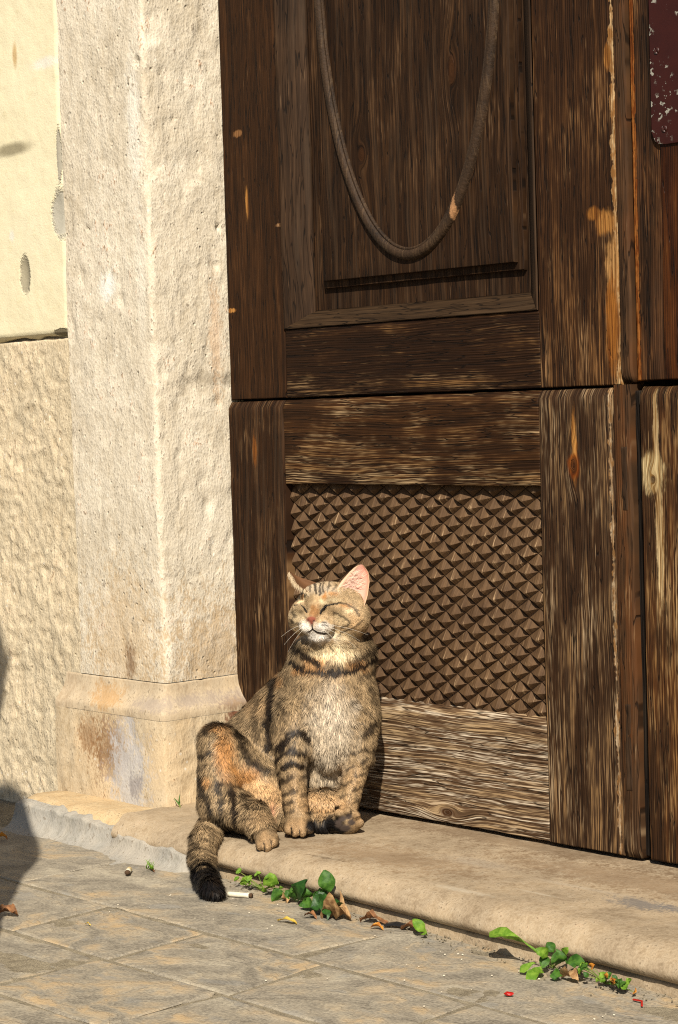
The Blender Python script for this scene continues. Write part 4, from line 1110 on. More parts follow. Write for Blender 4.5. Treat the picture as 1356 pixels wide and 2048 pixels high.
def coat(P, seed=0):
    """P in cat units -> albedo, bare-skin mask, length factor"""
    x, y = P[:, 0], -P[:, 1]
    wx = x + 3.0 * vnoise(P / 11.0, 61) + 1.4 * vnoise(P / 4.0, 63); wy = y + 3.0 * vnoise(P / 11.0, 62) + 1.4 * vnoise(P / 4.0, 64)
    W = np.stack([wx, wy], -1)
    n = fbm(P / np.array([16.0, 26.0, 20.0]), 3, 65)
    col = AGO * (1 + 0.16 * n[:, None]) * 0.92
    spk = np.clip(vnoise(P / 2.6, 66) * .7 + vnoise(P / 6.0, 67) * .5, 0, 1)[:, None]
    col = col * (1 - 0.6 * spk) + DRK * 0.6 * spk
    st2 = fbm(P / np.array([4.5, 15.0, 9.0]), 2, 70)[:, None]
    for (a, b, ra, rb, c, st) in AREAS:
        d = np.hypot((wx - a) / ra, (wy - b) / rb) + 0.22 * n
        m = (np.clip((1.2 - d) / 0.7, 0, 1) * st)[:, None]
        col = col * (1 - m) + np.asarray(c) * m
    for (pts, hw, c, st) in STRK:
        d = seg_d(W, pts)
        m = (np.clip((hw * 1.35 - d) / (hw * 0.7), 0, 1) * min(1.0, st * 1.15))[:, None]
        col = col * (1 - m) + np.asarray(c) * m
    tip = np.clip((y + 16 * vnoise(P / 10.0, 68) - 1714) / 14, 0, 1)[:, None] * (x < 470)[:, None]
    col = col * (1 - tip) + (BLK + (DRK - BLK) * np.clip(vnoise(P / 7.0, 69), 0, 1)[:, None]) * tip
    for (a, b, ra, rb, c) in [(628, 1776, 0, 0, BLK)]:
        pass
    col = col * np.clip(1 + 0.24 * st2, .5, 1.4)
    bare = np.zeros(len(P))
    face = P[:, 2] > 74
    def skin(a, b, ra, rb, c, soft=.25, need=None):
        nonlocal col, bare
        d = np.hypot((x - a) / ra, (y - b) / rb)
        m = np.clip((1 + soft - d) / (2 * soft), 0, 1)
        if need is not None: m = m * need
        col = col * (1 - m[:, None]) + np.asarray(c) * m[:, None]
        bare = np.maximum(bare, m)
    skin(622.5, 1239, 9.5, 6.0, NOS, .2, face); skin(623, 1246, 4, 5, NOS * .8, .3, face)
    for s0 in ([(624, 1248), (625, 1258), (617, 1264)], [(625, 1258), (634, 1265), (648, 1268), (658, 1266)]):
        d = seg_d(np.stack([x, y], -1), s0); m = np.clip((2.0 - d) / 1.2, 0, 1) * (P[:, 2] > 55)
        col = col * (1 - m[:, None]) + np.array(hexc(40, 20, 16)) * m[:, None]; bare = np.maximum(bare, m)
    for q in ((617, 1240), (628, 1241)):
        skin(q[0], q[1], 2.0, 1.6, BLK, .4, face)
    for (pts, hw) in ((STRK[6][0], .3), (STRK[7][0], .4)):
        d = seg_d(np.stack([x, y], -1), pts); m = np.clip((hw + .8 - d) / 1.2, 0, 1) * (P[:, 2] > 20)
        col = col * (1 - m[:, None]) + BLK * m[:, None]; bare = np.maximum(bare, m)
    fr = P[:, 2] > 22
    for (a, b, ra, rb) in ((684, 1637, 8, 6), (697, 1633, 7, 6), (703, 1645, 8, 6), (690, 1656, 12, 7), (676, 1648, 7, 8)):
        skin(a, b, ra, rb, PAD, .2, fr)
    ln = np.full(len(P), 13.0)
    dh = np.hypot((x - 660) / 82, (y - 1215) / 66)
    ln = np.where(dh < 1.15, 4.6 + 8 * np.clip(dh - .72, 0, 1), ln)
    ln = np.where((np.hypot(x - 628, (y - 1245) * 1.2) < 34) & (P[:, 2] > 40), 2.6, ln)
    chest = np.clip(1.1 - np.hypot((x - 665) / 75, (y - 1460) / 130), 0, 1)
    ln = ln + 8 * chest
    leg = ((np.abs(x - 590) < 34) & (y > 1500) & (P[:, 2] > 5)) | ((np.abs(x - 705) < 40) & (y > 1490) & (x > 668))
    ln = np.where(leg, 7.0, ln)
    paw = ((np.abs(x - 598) < 34) & (y > 1632)) | (np.hypot(x - 534, y - 1682) < 32) | ((np.hypot(x - 694, y - 1645) < 36))
    ln = np.where(paw, 2.8, ln)
    ln = np.where((x < 470) & (y > 1640), 17.0, ln)
    ln = np.where((x < 560) & (y > 1440) & (y < 1640), 14.0, ln)
    return np.clip(col, 0.004, 0.9), bare, ln * (1 - .97 * bare)

def col_attr(me, c):
    a = me.color_attributes.new('coat', 'FLOAT_COLOR', 'POINT')
    a.data.foreach_set('color', np.concatenate([c, np.ones((len(c), 1))], 1).astype(np.float32).ravel())

def coat_mat(name, rough, bumpy):
    s = NT(name)
    at = s.n.new('ShaderNodeAttribute'); at.attribute_name = 'coat'
    s.b.inputs['Sheen Weight'].default_value = 0.0
    s.b.inputs['Specular IOR Level'].default_value = 0.2
    n = s.bump(s.noise(s.pos, 900.0, 2.0), 0.0006) if bumpy else None
    return s.out(at.outputs['Color'], rough, n)
M_coat = coat_mat('cat_skin', 0.75, True)
M_fur = coat_mat('cat_fur', 0.55, False)

cat = empty('cat', tuple(cat_world(np.array([600.0, -1655.0, 0.0]))), label='brown tabby cat with orange patches sitting on the stone threshold, eyes closed to the sun', cat='cat')
AV = [CV]; AF = [CQ]; off = len(CV)
earcols = []
for (V, F, nf), inner in ((earR, 'R'), (earL, 'L')):
    AV.append(V); AF.append(F + off); off += len(V)
    c = np.tile(AGO * .8, (len(V), 1))
    if inner == 'R':
        x, y = V[:nf, 0], -V[:nf, 1]
        rim = np.clip((np.abs(np.tile(np.linspace(-1, 1, 13), 11)) - .72) / .2, 0, 1)[:, None]
        cc = np.tile(np.array(hexc(206, 164, 148)), (nf, 1)); deep = np.clip((x - 712) / 16, 0, 1)[:, None]
        cc = cc * (1 - deep * .6) + np.array(hexc(178, 110, 86)) * deep * .6
        cc = cc * (1 - rim * .7) + np.array(hexc(184, 154, 118)) * rim * .7
        c[:nf] = cc
    else:
        c[:nf] = np.array(hexc(92, 62, 38))
    earcols.append(c)
AV = np.concatenate(AV); AF = np.concatenate(AF)
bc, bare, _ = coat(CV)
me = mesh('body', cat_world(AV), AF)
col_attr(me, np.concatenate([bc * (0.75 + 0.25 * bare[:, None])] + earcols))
obj('body', me, M_coat, cat)

# ---------------------------------------------------------------- fur
def flow(P, N):
    """lie of the coat, tangent to the skin"""
    x, y, z = P[:, 0], -P[:, 1], P[:, 2]
    d = np.tile(np.array([0.0, -1.0, 0.0]), (len(P), 1))
    d[:, 0] += np.where(x < 560, -0.35, 0.0) + np.where((x > 600) & (y > 1330) & (y < 1560), (x - 662) / 160.0, 0)
    hd = np.clip((1.25 - np.hypot((x - 660) / 84, (y - 1215) / 68)) / .2, 0, 1)[:, None]
    away = P - np.array([622.0, -1240.0, 92.0]); away /= np.linalg.norm(away, axis=1)[:, None]
    d = d * (1 - hd) + away * hd
    hl = np.clip(1 - np.hypot((x - 490) / 80, (y - 1550) / 70), 0, 1)[:, None]
    d = d + hl * np.array([1.2, -0.4, 0.3])
    tl = ((x < 470) & (y > 1640))[:, None]
    d = np.where(tl, np.array([0.05, -1.0, 0.5]) + (np.stack([x - 407, x * 0, x * 0], -1) / 60), d)
    ft = (np.hypot(x - 690, y - 1645) < 40)[:, None]
    d = np.where(ft, np.array([1.0, 0.3, 0.2]), d)
    w = np.stack([vnoise(P / 15.0, 81), vnoise(P / 15.0, 82), vnoise(P / 15.0, 83)], -1) * 0.55 + np.stack([vnoise(P / 5.0, 84), vnoise(P / 5.0, 85), vnoise(P / 5.0, 86)], -1) * 0.30
    d = d / np.linalg.norm(d, axis=1)[:, None] + w
    d = d - N * (d * N).sum(1)[:, None]
    return d / (np.linalg.norm(d, axis=1)[:, None] + 1e-9)

def strands(V, Q, n, weight=None, lenf=1.0, width=0.9):
    T = np.concatenate([Q[:, [0, 1, 2]], Q[:, [0, 2, 3]]])
    a, b, c = V[T[:, 0]], V[T[:, 1]], V[T[:, 2]]
    cr_ = np.cross(b - a, c - a); ar = np.linalg.norm(cr_, axis=1) / 2
    nf = cr_ / (2 * ar[:, None] + 1e-9)
    w = ar * np.where(nf[:, 2] < -0.25, 0.25, 1.0)
    cen_ = (a + b + c) / 3
    hd = np.hypot((cen_[:, 0] - 660) / 84, (cen_[:, 1] + 1215) / 68) < 1.1
    w = w * np.where(hd, 2.4, 1.0)
    k = rng.choice(len(T), n, p=w / w.sum())
    r1, r2 = np.sqrt(rng.random(n)), rng.random(n)
    P = a[k] * (1 - r1)[:, None] + b[k] * (r1 * (1 - r2))[:, None] + c[k] * (r1 * r2)[:, None]
    return P, k
# vertex normals of the skin
vn = np.zeros_like(CV)
for i, j, k in ((0, 1, 2), (0, 2, 3)):
    nn = np.cross(CV[CQ[:, j]] - CV[CQ[:, i]], CV[CQ[:, k]] - CV[CQ[:, i]])
    for q in (i, j, k): np.add.at(vn, CQ[:, q], nn)
vn /= np.linalg.norm(vn, axis=1)[:, None] + 1e-9
NS = 210000
FP, fk = strands(CV, CQ, NS)
T3 = np.concatenate([CQ[:, [0, 1, 2]], CQ[:, [0, 2, 3]]])[fk]
FN = vn[T3].mean(1); FN /= np.linalg.norm(FN, axis=1)[:, None] + 1e-9
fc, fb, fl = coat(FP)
keep = fb < 0.6
FP, FN, fc, fl = FP[keep], FN[keep], fc[keep], fl[keep]
NS = len(FP)
D = flow(FP, FN)
L = fl * (0.6 + 0.7 * rng.random(NS)) * np.where(fl < 8, .9, 1.1)
lift = 0.16 + 0.16 * rng.random(NS) + 0.10 * vnoise(FP / 8.0, 87)
side = np.cross(D, FN); side /= np.linalg.norm(side, axis=1)[:, None] + 1e-9
jit = (rng.random(NS) - .5) * 0.5
Dj = D + side * jit[:, None]
wd = (0.50 + 0.38 * rng.random(NS)) * np.where(fl < 8, 0.72, 1.0)
p0 = FP - FN * 0.6
p1 = FP + Dj * (L * .5)[:, None] + FN * (L * lift * .75)[:, None]
p2 = FP + Dj * L[:, None] + FN * (L * lift * 1.05)[:, None]
SV = np.stack([p0 - side * wd[:, None], p0 + side * wd[:, None], p1 + side * wd[:, None] * .8, p1 - side * wd[:, None] * .8, p2], 1)
i0 = np.arange(NS) * 5
SQ = np.stack([i0, i0 + 1, i0 + 2, i0 + 3], -1); ST = np.stack([i0 + 3, i0 + 2, i0 + 4], -1)
# banded agouti hairs: grey root, coat colour, pale or dark tip
hd_ = (np.hypot((FP[:, 0] - 660) / 84, (FP[:, 1] + 1215) / 68) < 1.05)[:, None]
vr = (0.52 + 0.86 * rng.random(NS))[:, None]; vr = np.where(hd_, 0.8 + (vr - .9) * .45 + .16, vr)
tipc = np.where((rng.random(NS) < 0.3)[:, None], np.where(hd_, .75, .4), 1.15)
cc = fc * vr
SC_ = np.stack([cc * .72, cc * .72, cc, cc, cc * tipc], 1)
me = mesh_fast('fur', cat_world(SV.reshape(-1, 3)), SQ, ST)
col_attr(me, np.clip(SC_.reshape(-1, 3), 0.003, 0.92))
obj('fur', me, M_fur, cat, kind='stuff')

def tube(pts, r0, r1, sides=5):
    pts = np.array(pts, float)
    V, F = [], []
    n = len(pts)
    for i, p in enumerate(pts):
        d = pts[min(i + 1, n - 1)] - pts[max(i - 1, 0)]; d /= np.linalg.norm(d) + 1e-9
        u = np.cross(d, (0.3, 0.2, 0.93)); u /= np.linalg.norm(u) + 1e-9; v = np.cross(d, u)
        r = r0 + (r1 - r0) * i / (n - 1)
        for k in range(sides):
            a = 2 * math.pi * k / sides
            V.append(p + (u * math.cos(a) + v * math.sin(a)) * r)
    F = [tuple(int(q) for q in f) for f in grid_faces(n, sides, True)]
    return np.array(V), F
def surf_c(a, b):
    """depth of the skin at (a, b)"""
    i, j = int(round((a - G0[0]) / GS)), int(round((-b - G0[1]) / GS))
    col_ = SD[i, j]
    k = np.nonzero(col_ < 0)[0].max()
    return gz[k] + GS * (col_[k] / (col_[k] - col_[k + 1]))
s = NT('eyelid_dark'); M_lid = s.out(hexc(20, 14, 10), 0.6)
def face_line(name, pts, r0, r1, lift):
    pts = np.array(pts, float); d = np.r_[0, np.cumsum(np.linalg.norm(np.diff(pts, axis=0), axis=1))]
    t = np.linspace(0, d[-1], 14)
    q = np.stack([np.interp(t, d, pts[:, 0]), np.interp(t, d, pts[:, 1])], -1)
    q[1:-1] = (q[:-2] + 2 * q[1:-1] + q[2:]) / 4
    z = np.array([surf_c(a, b) for a, b in q]); z[1:-1] = (z[:-2] + z[1:-1] + z[2:]) / 3
    V, F = tube(np.stack([q[:, 0], -q[:, 1], z + lift], -1), r0, r1, 6)
    return obj(name, mesh(name, cat_world(V), F), M_lid, cat)
face_line('eyelid', [(614, 1225), (610, 1217), (602, 1211), (590, 1210)], 1.5, 0.6, 1.0)
face_line('eyelid', [(640, 1228), (643, 1219), (652, 1212), (666, 1208), (683, 1206)], 1.7, 0.5, 1.0)
face_line('mouth', [(624, 1250), (625, 1258), (634, 1264), (646, 1267), (658, 1265)], 0.9, 0.8, 1.2)
face_line('mouth', [(625, 1258), (618, 1263)], 0.9, 0.7, 1.2)
s = NT('whisker_white'); M_whisk = s.out(hexc(206, 198, 182), 0.5)
WH = [[(648, 1252, 90), (690, 1262, 96), (720, 1282, 84)], [(650, 1256, 90), (690, 1272, 92), (712, 1296, 76)], [(652, 1249, 90), (698, 1254, 96), (736, 1270, 80)], [(648, 1260, 88), (672, 1280, 90), (690, 1306, 80)],
      [(610, 1252, 84), (590, 1262, 86), (568, 1290, 76)], [(610, 1256, 84), (592, 1272, 84), (576, 1304, 72)], [(608, 1249, 84), (584, 1254, 84), (562, 1274, 74)]]
for w_ in WH:
    a, b, c = [np.array((p[0], -p[1], p[2]), float) for p in w_]
    t = np.linspace(0, 1, 9)[:, None]
    P = a * (1 - t) ** 2 + 2 * b * t * (1 - t) + c * t * t
    V, F = tube(P, 0.28, 0.10)
    obj('whisker', mesh('whisker', cat_world(V), F), M_whisk, cat)
# pale hairs inside the ears
def earhair(E, n, lo, hi, dirv, L, colr):
    V, F, nf = E
    g = V[:nf].reshape(11, 13, 3)
    out, q, cl = [], [], []
    for k in range(n):
        i, j = rng.uniform(lo[0], hi[0]), rng.uniform(lo[1], hi[1])
        p = g[int(i * 10), int(j * 12)] + rng.normal(0, 1.0, 3)
        d = np.array(dirv, float) + rng.normal(0, .22, 3); d /= np.linalg.norm(d)
        l = L * rng.uniform(.6, 1.2); s_ = np.cross(d, (0, 0, 1)); s_ /= np.linalg.norm(s_) + 1e-9
        o = len(out)
        out += [p - s_ * .25, p + s_ * .25, p + d * l * .6 + s_ * .2 + (0, 0, 2.5), p + d * l * .6 - s_ * .2 + (0, 0, 2.5), p + d * l + (0, 0, 3)]
        q += [(o, o + 1, o + 2, o + 3), (o + 3, o + 2, o + 4)]; cl += [np.array(hexc(*colr)) * rng.uniform(.8, 1.1)] * 5
    me = mesh('ear_hair', cat_world(np.array(out)), q, False); col_attr(me, np.clip(np.array(cl), 0, .92))
    return me
obj('ear_hair', earhair(earR, 150, (.02, .08), (.7, .5), (.85, .45, .05), 17, (226, 196, 174)), M_fur, cat, kind='stuff')
obj('ear_hair', earhair(earL, 420, (.0, .0), (.95, .10), (.15, -1.0, .35), 10, (170, 150, 120)), M_fur, cat, kind='stuff')

# ================================================================== PLANTS AND LITTER
def leaf_mat(name, c1, c2, rough=0.45, trans=0.25, vein=0.3):
    s = NT(name)
    n = s.noise(s.pos, 120.0, 3.0); n2 = s.noise(s.pos, 500.0, 2.0)
    col = s.mix(s.ss(n, 0.35, 0.65), hexc(*c1, 0.8), hexc(*c2, 0.8))
    col = s.mix(s.mul(s.ss(n2, 0.62, 0.7), vein), col, hexc(c2[0] * .6, c2[1] * .6, c2[2] * .4, 0.8))
    mat = s.out(col, rough, s.bump(n, 0.001))
    if trans:
        tr = s.n.new('ShaderNodeBsdfTranslucent'); s.put(tr.inputs[0], col)
        mx = s.n.new('ShaderNodeMixShader'); mx.inputs[0].default_value = trans
        s.t.links.new(s.b.outputs[0], mx.inputs[1]); s.t.links.new(tr.outputs[0], mx.inputs[2])
        s.t.links.new(mx.outputs[0], s.n['Material Output'].inputs[0])
    return mat
M_lime = leaf_mat('leaf_lime', (92, 132, 34), (130, 164, 56), rough=0.6, trans=0.3)
M_green = leaf_mat('leaf_green', (50, 88, 28), (78, 118, 42), rough=0.55)
M_deep = leaf_mat('leaf_deep_green', (34, 68, 24), (54, 94, 36), rough=0.45)
M_stem = leaf_mat('stem_green', (96, 120, 52), (130, 140, 70), trans=0)
M_dry = leaf_mat('leaf_dry_tan', (140, 104, 68), (188, 152, 106), 0.75, 0.1, 0.5)
M_dry2 = leaf_mat('leaf_dry_brown', (104, 70, 44), (150, 104, 66), 0.75, 0.1, 0.5)
M_yel = leaf_mat('leaf_yellow', (196, 164, 62), (222, 192, 96), 0.6, 0.2, 0.2)
M_ora = leaf_mat('leaf_orange', (176, 104, 34), (206, 140, 52), 0.6, 0.2, 0.4)
M_soil = joint_mat(); M_soil.name = 'crevice_soil'

def leaf(base, tip, width, up=(0, 0, 1), cup=0.15, bend=0.15, shape='oval', wav=0.0, seed=0, n=9):
    """leaf blade from base to tip, real curvature both ways"""
    base, tip, up = (np.array(q, float) for q in (base, tip, up))
    d = tip - base; L = np.linalg.norm(d); d = d / L
    side = np.cross(d, up); side /= np.linalg.norm(side) + 1e-9
    nrm = np.cross(side, d)
    t = np.linspace(0, 1, n)
    if shape == 'oval': w = np.sin(np.pi * np.clip(t * .96 + .03, 0, 1)) ** 0.75
    elif shape == 'round': w = np.sqrt(np.clip(1 - (2 * t - 1) ** 2, 0, 1)); w[0] = .05
    elif shape == 'spoon': w = 0.12 + np.clip((t - .35) / .4, 0, 1) ** 1.2 * np.sqrt(np.clip(1 - np.clip((t - .8) / .2, 0, 1) ** 2, 0, 1)) * .9
    elif shape == 'heart': w = np.clip(np.sin(np.pi * (t ** .7)), 0, 1) ** .8
    else: w = np.clip(1 - t, 0.02, 1) ** .6 * np.clip(t * 6 + .3, 0, 1)
    qs = np.array([-1, -.55, 0, .55, 1])
    V = []
    for i, ti in enumerate(t):
        for q in qs:
            h = cup * width * (abs(q) ** 1.4) * w[i] * (1.0) + bend * L * (math.sin(math.pi * ti)) - bend * L * 0.6 * ti ** 2
            wv = wav * width * vnoise(np.array([[ti * 5, q * 2, seed * 1.7]]), 3)[0] * abs(q)
            V.append(base + d * L * ti + side * (q * w[i] * width / 2) + nrm * (h + wv))
    return np.array(V), grid_faces(n, 5).tolist()

def leaf_obj(name, args, mat, parent=None, **k):
    V, F = leaf(*args[0], **args[1])
    return obj(name, mesh(name, V, F), mat, parent, **k)

def stem(parent, a, b, r=0.0008, mat=None, sag=0.0):
    a, b = np.array(a, float), np.array(b, float)
    t = np.linspace(0, 1, 7)[:, None]
    P = a * (1 - t) + b * t + np.array([0, 0, 1]) * (sag * 4 * t * (1 - t))
    V, F = tube(P, r, r * .7)
    return obj('stem', mesh('stem', V, F), mat or M_stem, parent)

CAMV = -np.array(Fv)
def weed(name, root, leaves, label, cat='weed', mat_stem=None):
    """leaves: (offset base->leaf base, leaf vector, width, shape, material)"""
    root = np.array(root, float)
    w = empty(name, tuple(root), label=label, cat=cat)
    for i, (bo, lv, wd, shp, mt, face) in enumerate(leaves):
        b = root + np.array(bo); tp = b + np.array(lv)
        stem(w, root + np.array([0.002 * math.sin(i), 0, 0]), b, 0.0007, mat_stem, 0.002)
        leaf_obj('leaf', ((b, tp, wd), dict(up=face, shape=shp, seed=i, cup=0.14, bend=0.14, wav=0.28)), mt, w)
    return w
UPF = (0.35, -0.45, 0.8)          # leaves turned to the light
FRT = (0.55, -0.65, 0.45)
GZt = GZ + 0.001
rl = random.Random(4)
# creeping round-leaved weed at the riser
lv = []
for i in range(15):
    a = rl.uniform(0, 1)
    bo = (-0.055 + 0.105 * a, -0.004 - rl.uniform(0, .012), 0.006 + rl.uniform(0, .024) * (1 - .3 * a))
    sz = rl.uniform(.008, .013)
    lv.append((bo, (rl.uniform(-.6, .6) * sz, -.3 * sz, sz * rl.uniform(.3, .8)), sz, 'round', M_lime, FRT))
weed('creeping_weed', (0.452, -0.330, GZt), lv, 'small lime green creeping weed with tiny round leaves under the nosing', 'weed')
# violet-like clump with bigger leaves
L2 = [((-.095, -.010, .016), (.004, -.006, .022), .022, 'round', M_lime, FRT), ((-.070, -.016, .002), (.002, -.012, .018), .024, 'heart', M_green, FRT), ((-.045, -.012, .008), (-.008, -.006, .010), .018, 'heart', M_green, FRT),
      ((-.035, -.012, .006), (.012, -.014, .022), .022, 'oval', M_green, FRT), ((-.026, -.016, .008), (.034, -.016, .036), .022, 'oval', M_deep, (.2, -.8, .3)), ((-.006, -.014, .012), (.004, -.010, .018), .020, 'heart', M_green, FRT),
      ((.012, -.020, .004), (-.006, -.018, .008), .026, 'heart', M_green, UPF), ((.022, -.012, .012), (.008, -.010, .020), .022, 'round', M_green, FRT), ((.044, -.014, .030), (-.006, -.004, .032), .026, 'oval', M_green, FRT),
      ((.048, -.018, .012), (-.010, -.030, -.004), .034, 'heart', M_deep, UPF), ((.058, -.016, .014), (.020, -.034, -.004), .044, 'heart', M_deep, UPF), ((.036, -.014, .016), (-.012, -.012, .012), .022, 'heart', M_deep, FRT)]
weed('broadleaf_weed', (0.585, -0.335, GZt), L2, 'broad leaved dark green weed sprouting beneath the step nosing')
weed('seedling', (0.835, -0.350, GZt), [((.002, -.006, .006), (-.012, -.010, .018), .016, 'oval', M_lime, FRT), ((.004, -.008, .004), (.014, -.010, .006), .010, 'oval', M_lime, FRT)], 'lone pale green seedling beside a curled brown leaf', 'weed')
L5 = [((-.010, -.012, .020), (-.078, -.016, .022), .026, 'spoon', M_lime, UPF), ((.002, -.022, .012), (-.016, -.026, -.008), .014, 'spoon', M_lime, UPF), ((.004, -.016, .020), (.004, -.012, -.012), .014, 'oval', M_green, FRT),
      ((.010, -.020, .022), (-.004, -.016, .012), .015, 'oval', M_lime, FRT), ((.006, -.026, .004), (.004, -.034, -.006), .020, 'oval', M_lime, UPF), ((.026, -.014, .014), (.006, -.012, .018), .022, 'round', M_green, FRT),
      ((.034, -.010, .018), (.042, -.006, -.002), .018, 'oval', M_green, UPF), ((.030, -.022, .008), (.014, -.020, -.004), .016, 'spoon', M_green, UPF), ((.028, -.008, .026), (.010, -.004, .010), .010, 'round', M_lime, FRT), ((.012, -.010, .026), (-.008, -.004, .012), .014, 'oval', M_green, FRT)]
weed('spoon_leaf_weed', (1.085, -0.362, GZt), L5, 'bright green weed with long spoon shaped leaf reaching along the step')
lv = []
for i in range(26):
    a = rl.uniform(0, 1)
    bo = (-0.03 + 0.12 * a, -0.006 - rl.uniform(0, .02), 0.004 + rl.uniform(0, .024) * (1 - .8 * a))
    sz = rl.uniform(.006, .012)
    lv.append((bo, (rl.uniform(-.8, .8) * sz, -.4 * sz, sz * rl.uniform(.2, .8)), sz * .9, rl.choice(['round', 'heart', 'oval']), rl.choice([M_lime, M_green, M_green, M_ora]), FRT))
weed('trailing_weed', (1.185, -0.372, GZt), lv, 'trailing weed of tiny green leaves next to a pale dead leaf')
tf = []
for i in range(9):
    tf.append(((rl.uniform(-.01, .01), rl.uniform(-.008, 0), .002), (rl.uniform(-.012, .012), rl.uniform(-.008, 0), rl.uniform(.008, .018)), .003, 'blade', M_lime, FRT))
weed('grass_tuft', (0.196, -0.3525, GZt), tf, 'tiny green tuft rooted in cement beside the tail', 'grass')
weed('plinth_sprig', (0.045, -0.180, 0.0855), [((0, 0, .004), (-.012, -.003, .012), .0035, 'blade', M_green, FRT), ((0, 0, .006), (.003, -.001, .018), .0035, 'blade', M_green, FRT), ((0, 0, .003), (-.005, -.002, .008), .003, 'blade', M_green, FRT)], 'thin two bladed sprig growing against the plinth', 'weed')

def dead_leaf(name, c, vec, width, mat, label, lift=0.004, shape='oval', wav=0.5, cup=0.4, bend=0.12, seed=0):
    b = np.array([c[0], c[1], GZt + 0.0010]); v = np.array(vec, float) * .72; width = width * .72; lift = lift * .6
    return leaf_obj(name, ((b - v / 2, b + v / 2 + (0, 0, lift), width), dict(up=UPF if lift > .008 else (0, 0, 1), shape=shape, wav=wav, cup=cup, bend=bend, seed=seed, n=13)), mat, label=label, cat='leaf')
dead_leaf('dead_leaf', (0.668, -0.372), (.070, .018, 0), .040, M_dry, 'large curled tan dead leaf lying in front of the broad leaved weed', .012, seed=3, wav=.9)
dead_leaf('dead_leaf', (0.634, -0.392), (.034, .004, 0), .014, M_dry2, 'narrow brown dead leaf tucked beside the curled tan leaf', .006, seed=5)
dead_leaf('dead_leaf', (0.533, -0.352), (.022, -.020, 0), .020, M_dry, 'short reddish tan dead leaf below the creeping weed', .010, seed=6)
dead_leaf('dead_leaf', (0.728, -0.352), (.060, .022, 0), .018, M_dry2, 'thin twisted dead leaf next to the black plastic scrap', .005, seed=7)
dead_leaf('dead_leaf', (0.803, -0.350), (.045, .012, 0), .022, M_dry2, 'brown crumpled dead leaf lying beside the lone seedling', .010, seed=8)
dead_leaf('dead_leaf', (0.756, -0.372), (.026, .010, 0), .010, M_ora, 'small orange brown leaf scrap on the paving by the step', .002, seed=9)
dead_leaf('dead_leaf', (1.142, -0.392), (.050, -.010, 0), .020, M_dry, 'pale pinkish dead leaf lying between the two green weeds', .010, seed=10)
dead_leaf('dead_leaf', (0.634, -0.4365), (.046, .012, 0), .013, M_yel, 'slim yellow leaf lying alone on the grey paving', .003, seed=11, wav=.3)
dead_leaf('dead_leaf', (0.278, -0.685), (.040, .026, 0), .024, M_dry2, 'brown dead leaf half inside the shadow at the pavement edge', .006, seed=12)
dead_leaf('dead_leaf', (-0.218, -0.381), (.030, .022, 0), .018, M_ora, 'bright orange dead leaf in the shadow by the wall', .008, seed=13)
dead_leaf('dead_leaf', (0.42, -0.637), (.014, .004, 0), .005, M_yel, 'tiny yellow green leaf scrap on the ochre slab', .001, seed=14)
dead_leaf('dead_leaf', (0.205, -0.36), (.022, -.006, 0), .006, M_dry2, 'small rusty leaf sliver against the cement', .002, seed=15)

# cigarette ends
s = NT('cigarette_paper'); n_ = s.noise(s.pos, 300.0, 3.0); M_paper = s.out(s.mix(n_, hexc(196, 186, 160, .8), hexc(232, 224, 204, .8)), 0.8)
s = NT('cigarette_ash'); n_ = s.noise(s.pos, 700.0, 3.0); M_ash = s.out(s.mix(n_, hexc(30, 24, 20), hexc(96, 72, 50)), 0.95)
s = NT('filter_tan'); M_filt = s.out(s.mix(s.noise(s.pos, 500.0), hexc(186, 164, 116, .8), hexc(206, 186, 140, .8)), 0.8)
def cyl(a, b, r, seed=0, crush=0.15, sides=12):
    a, b = np.array(a, float), np.array(b, float)
    d = (b - a); L = np.linalg.norm(d); d /= L
    u = np.cross(d, (0, 0, 1)); u /= np.linalg.norm(u); v = np.cross(u, d)
    V = []
    for i in range(9):
        t = i / 8
        for k in range(sides):
            an = 2 * math.pi * k / sides
            rr = r * (1 + crush * vnoise(np.array([[t * 4, math.cos(an), math.sin(an) + seed]]), 2)[0])
            V.append(a + d * L * t + u * math.cos(an) * rr + v * math.sin(an) * rr)
    F = [tuple(int(q) for q in f) for f in grid_faces(9, sides, True)] + [tuple(range(sides))[::-1], tuple(range(8 * sides, 9 * sides))]
    return mesh('cylinder', np.array(V), F)
def cigarette(a, b, r, label, fr=0.0):
    a, b = np.array(a, float), np.array(b, float)
    c = empty('cigarette_end', tuple(a), label=label, cat='cigarette')
    e = b + (b - a) / np.linalg.norm(b - a) * 0.005
    m_ = a + (b - a) * fr
    if fr: obj('filter', cyl(a, m_, r * 1.02, 2, .05), M_filt, c)
    obj('paper', cyl(m_, b, r, 3), M_paper, c)
    obj('ash', cyl(b, e, r * .82, 5, .4), M_ash, c)
    return c
cigarette((0.437, -0.388, GZt + .0042), (0.470, -0.3735, GZt + .0042), .0040, 'white crushed cigarette lying beside the black tail tip')
cigarette((0.176, -0.385, GZt + .0045), (0.1925, -0.4005, GZt + .0045), .0044, 'short stubbed cigarette end standing apart below the cement', .55)

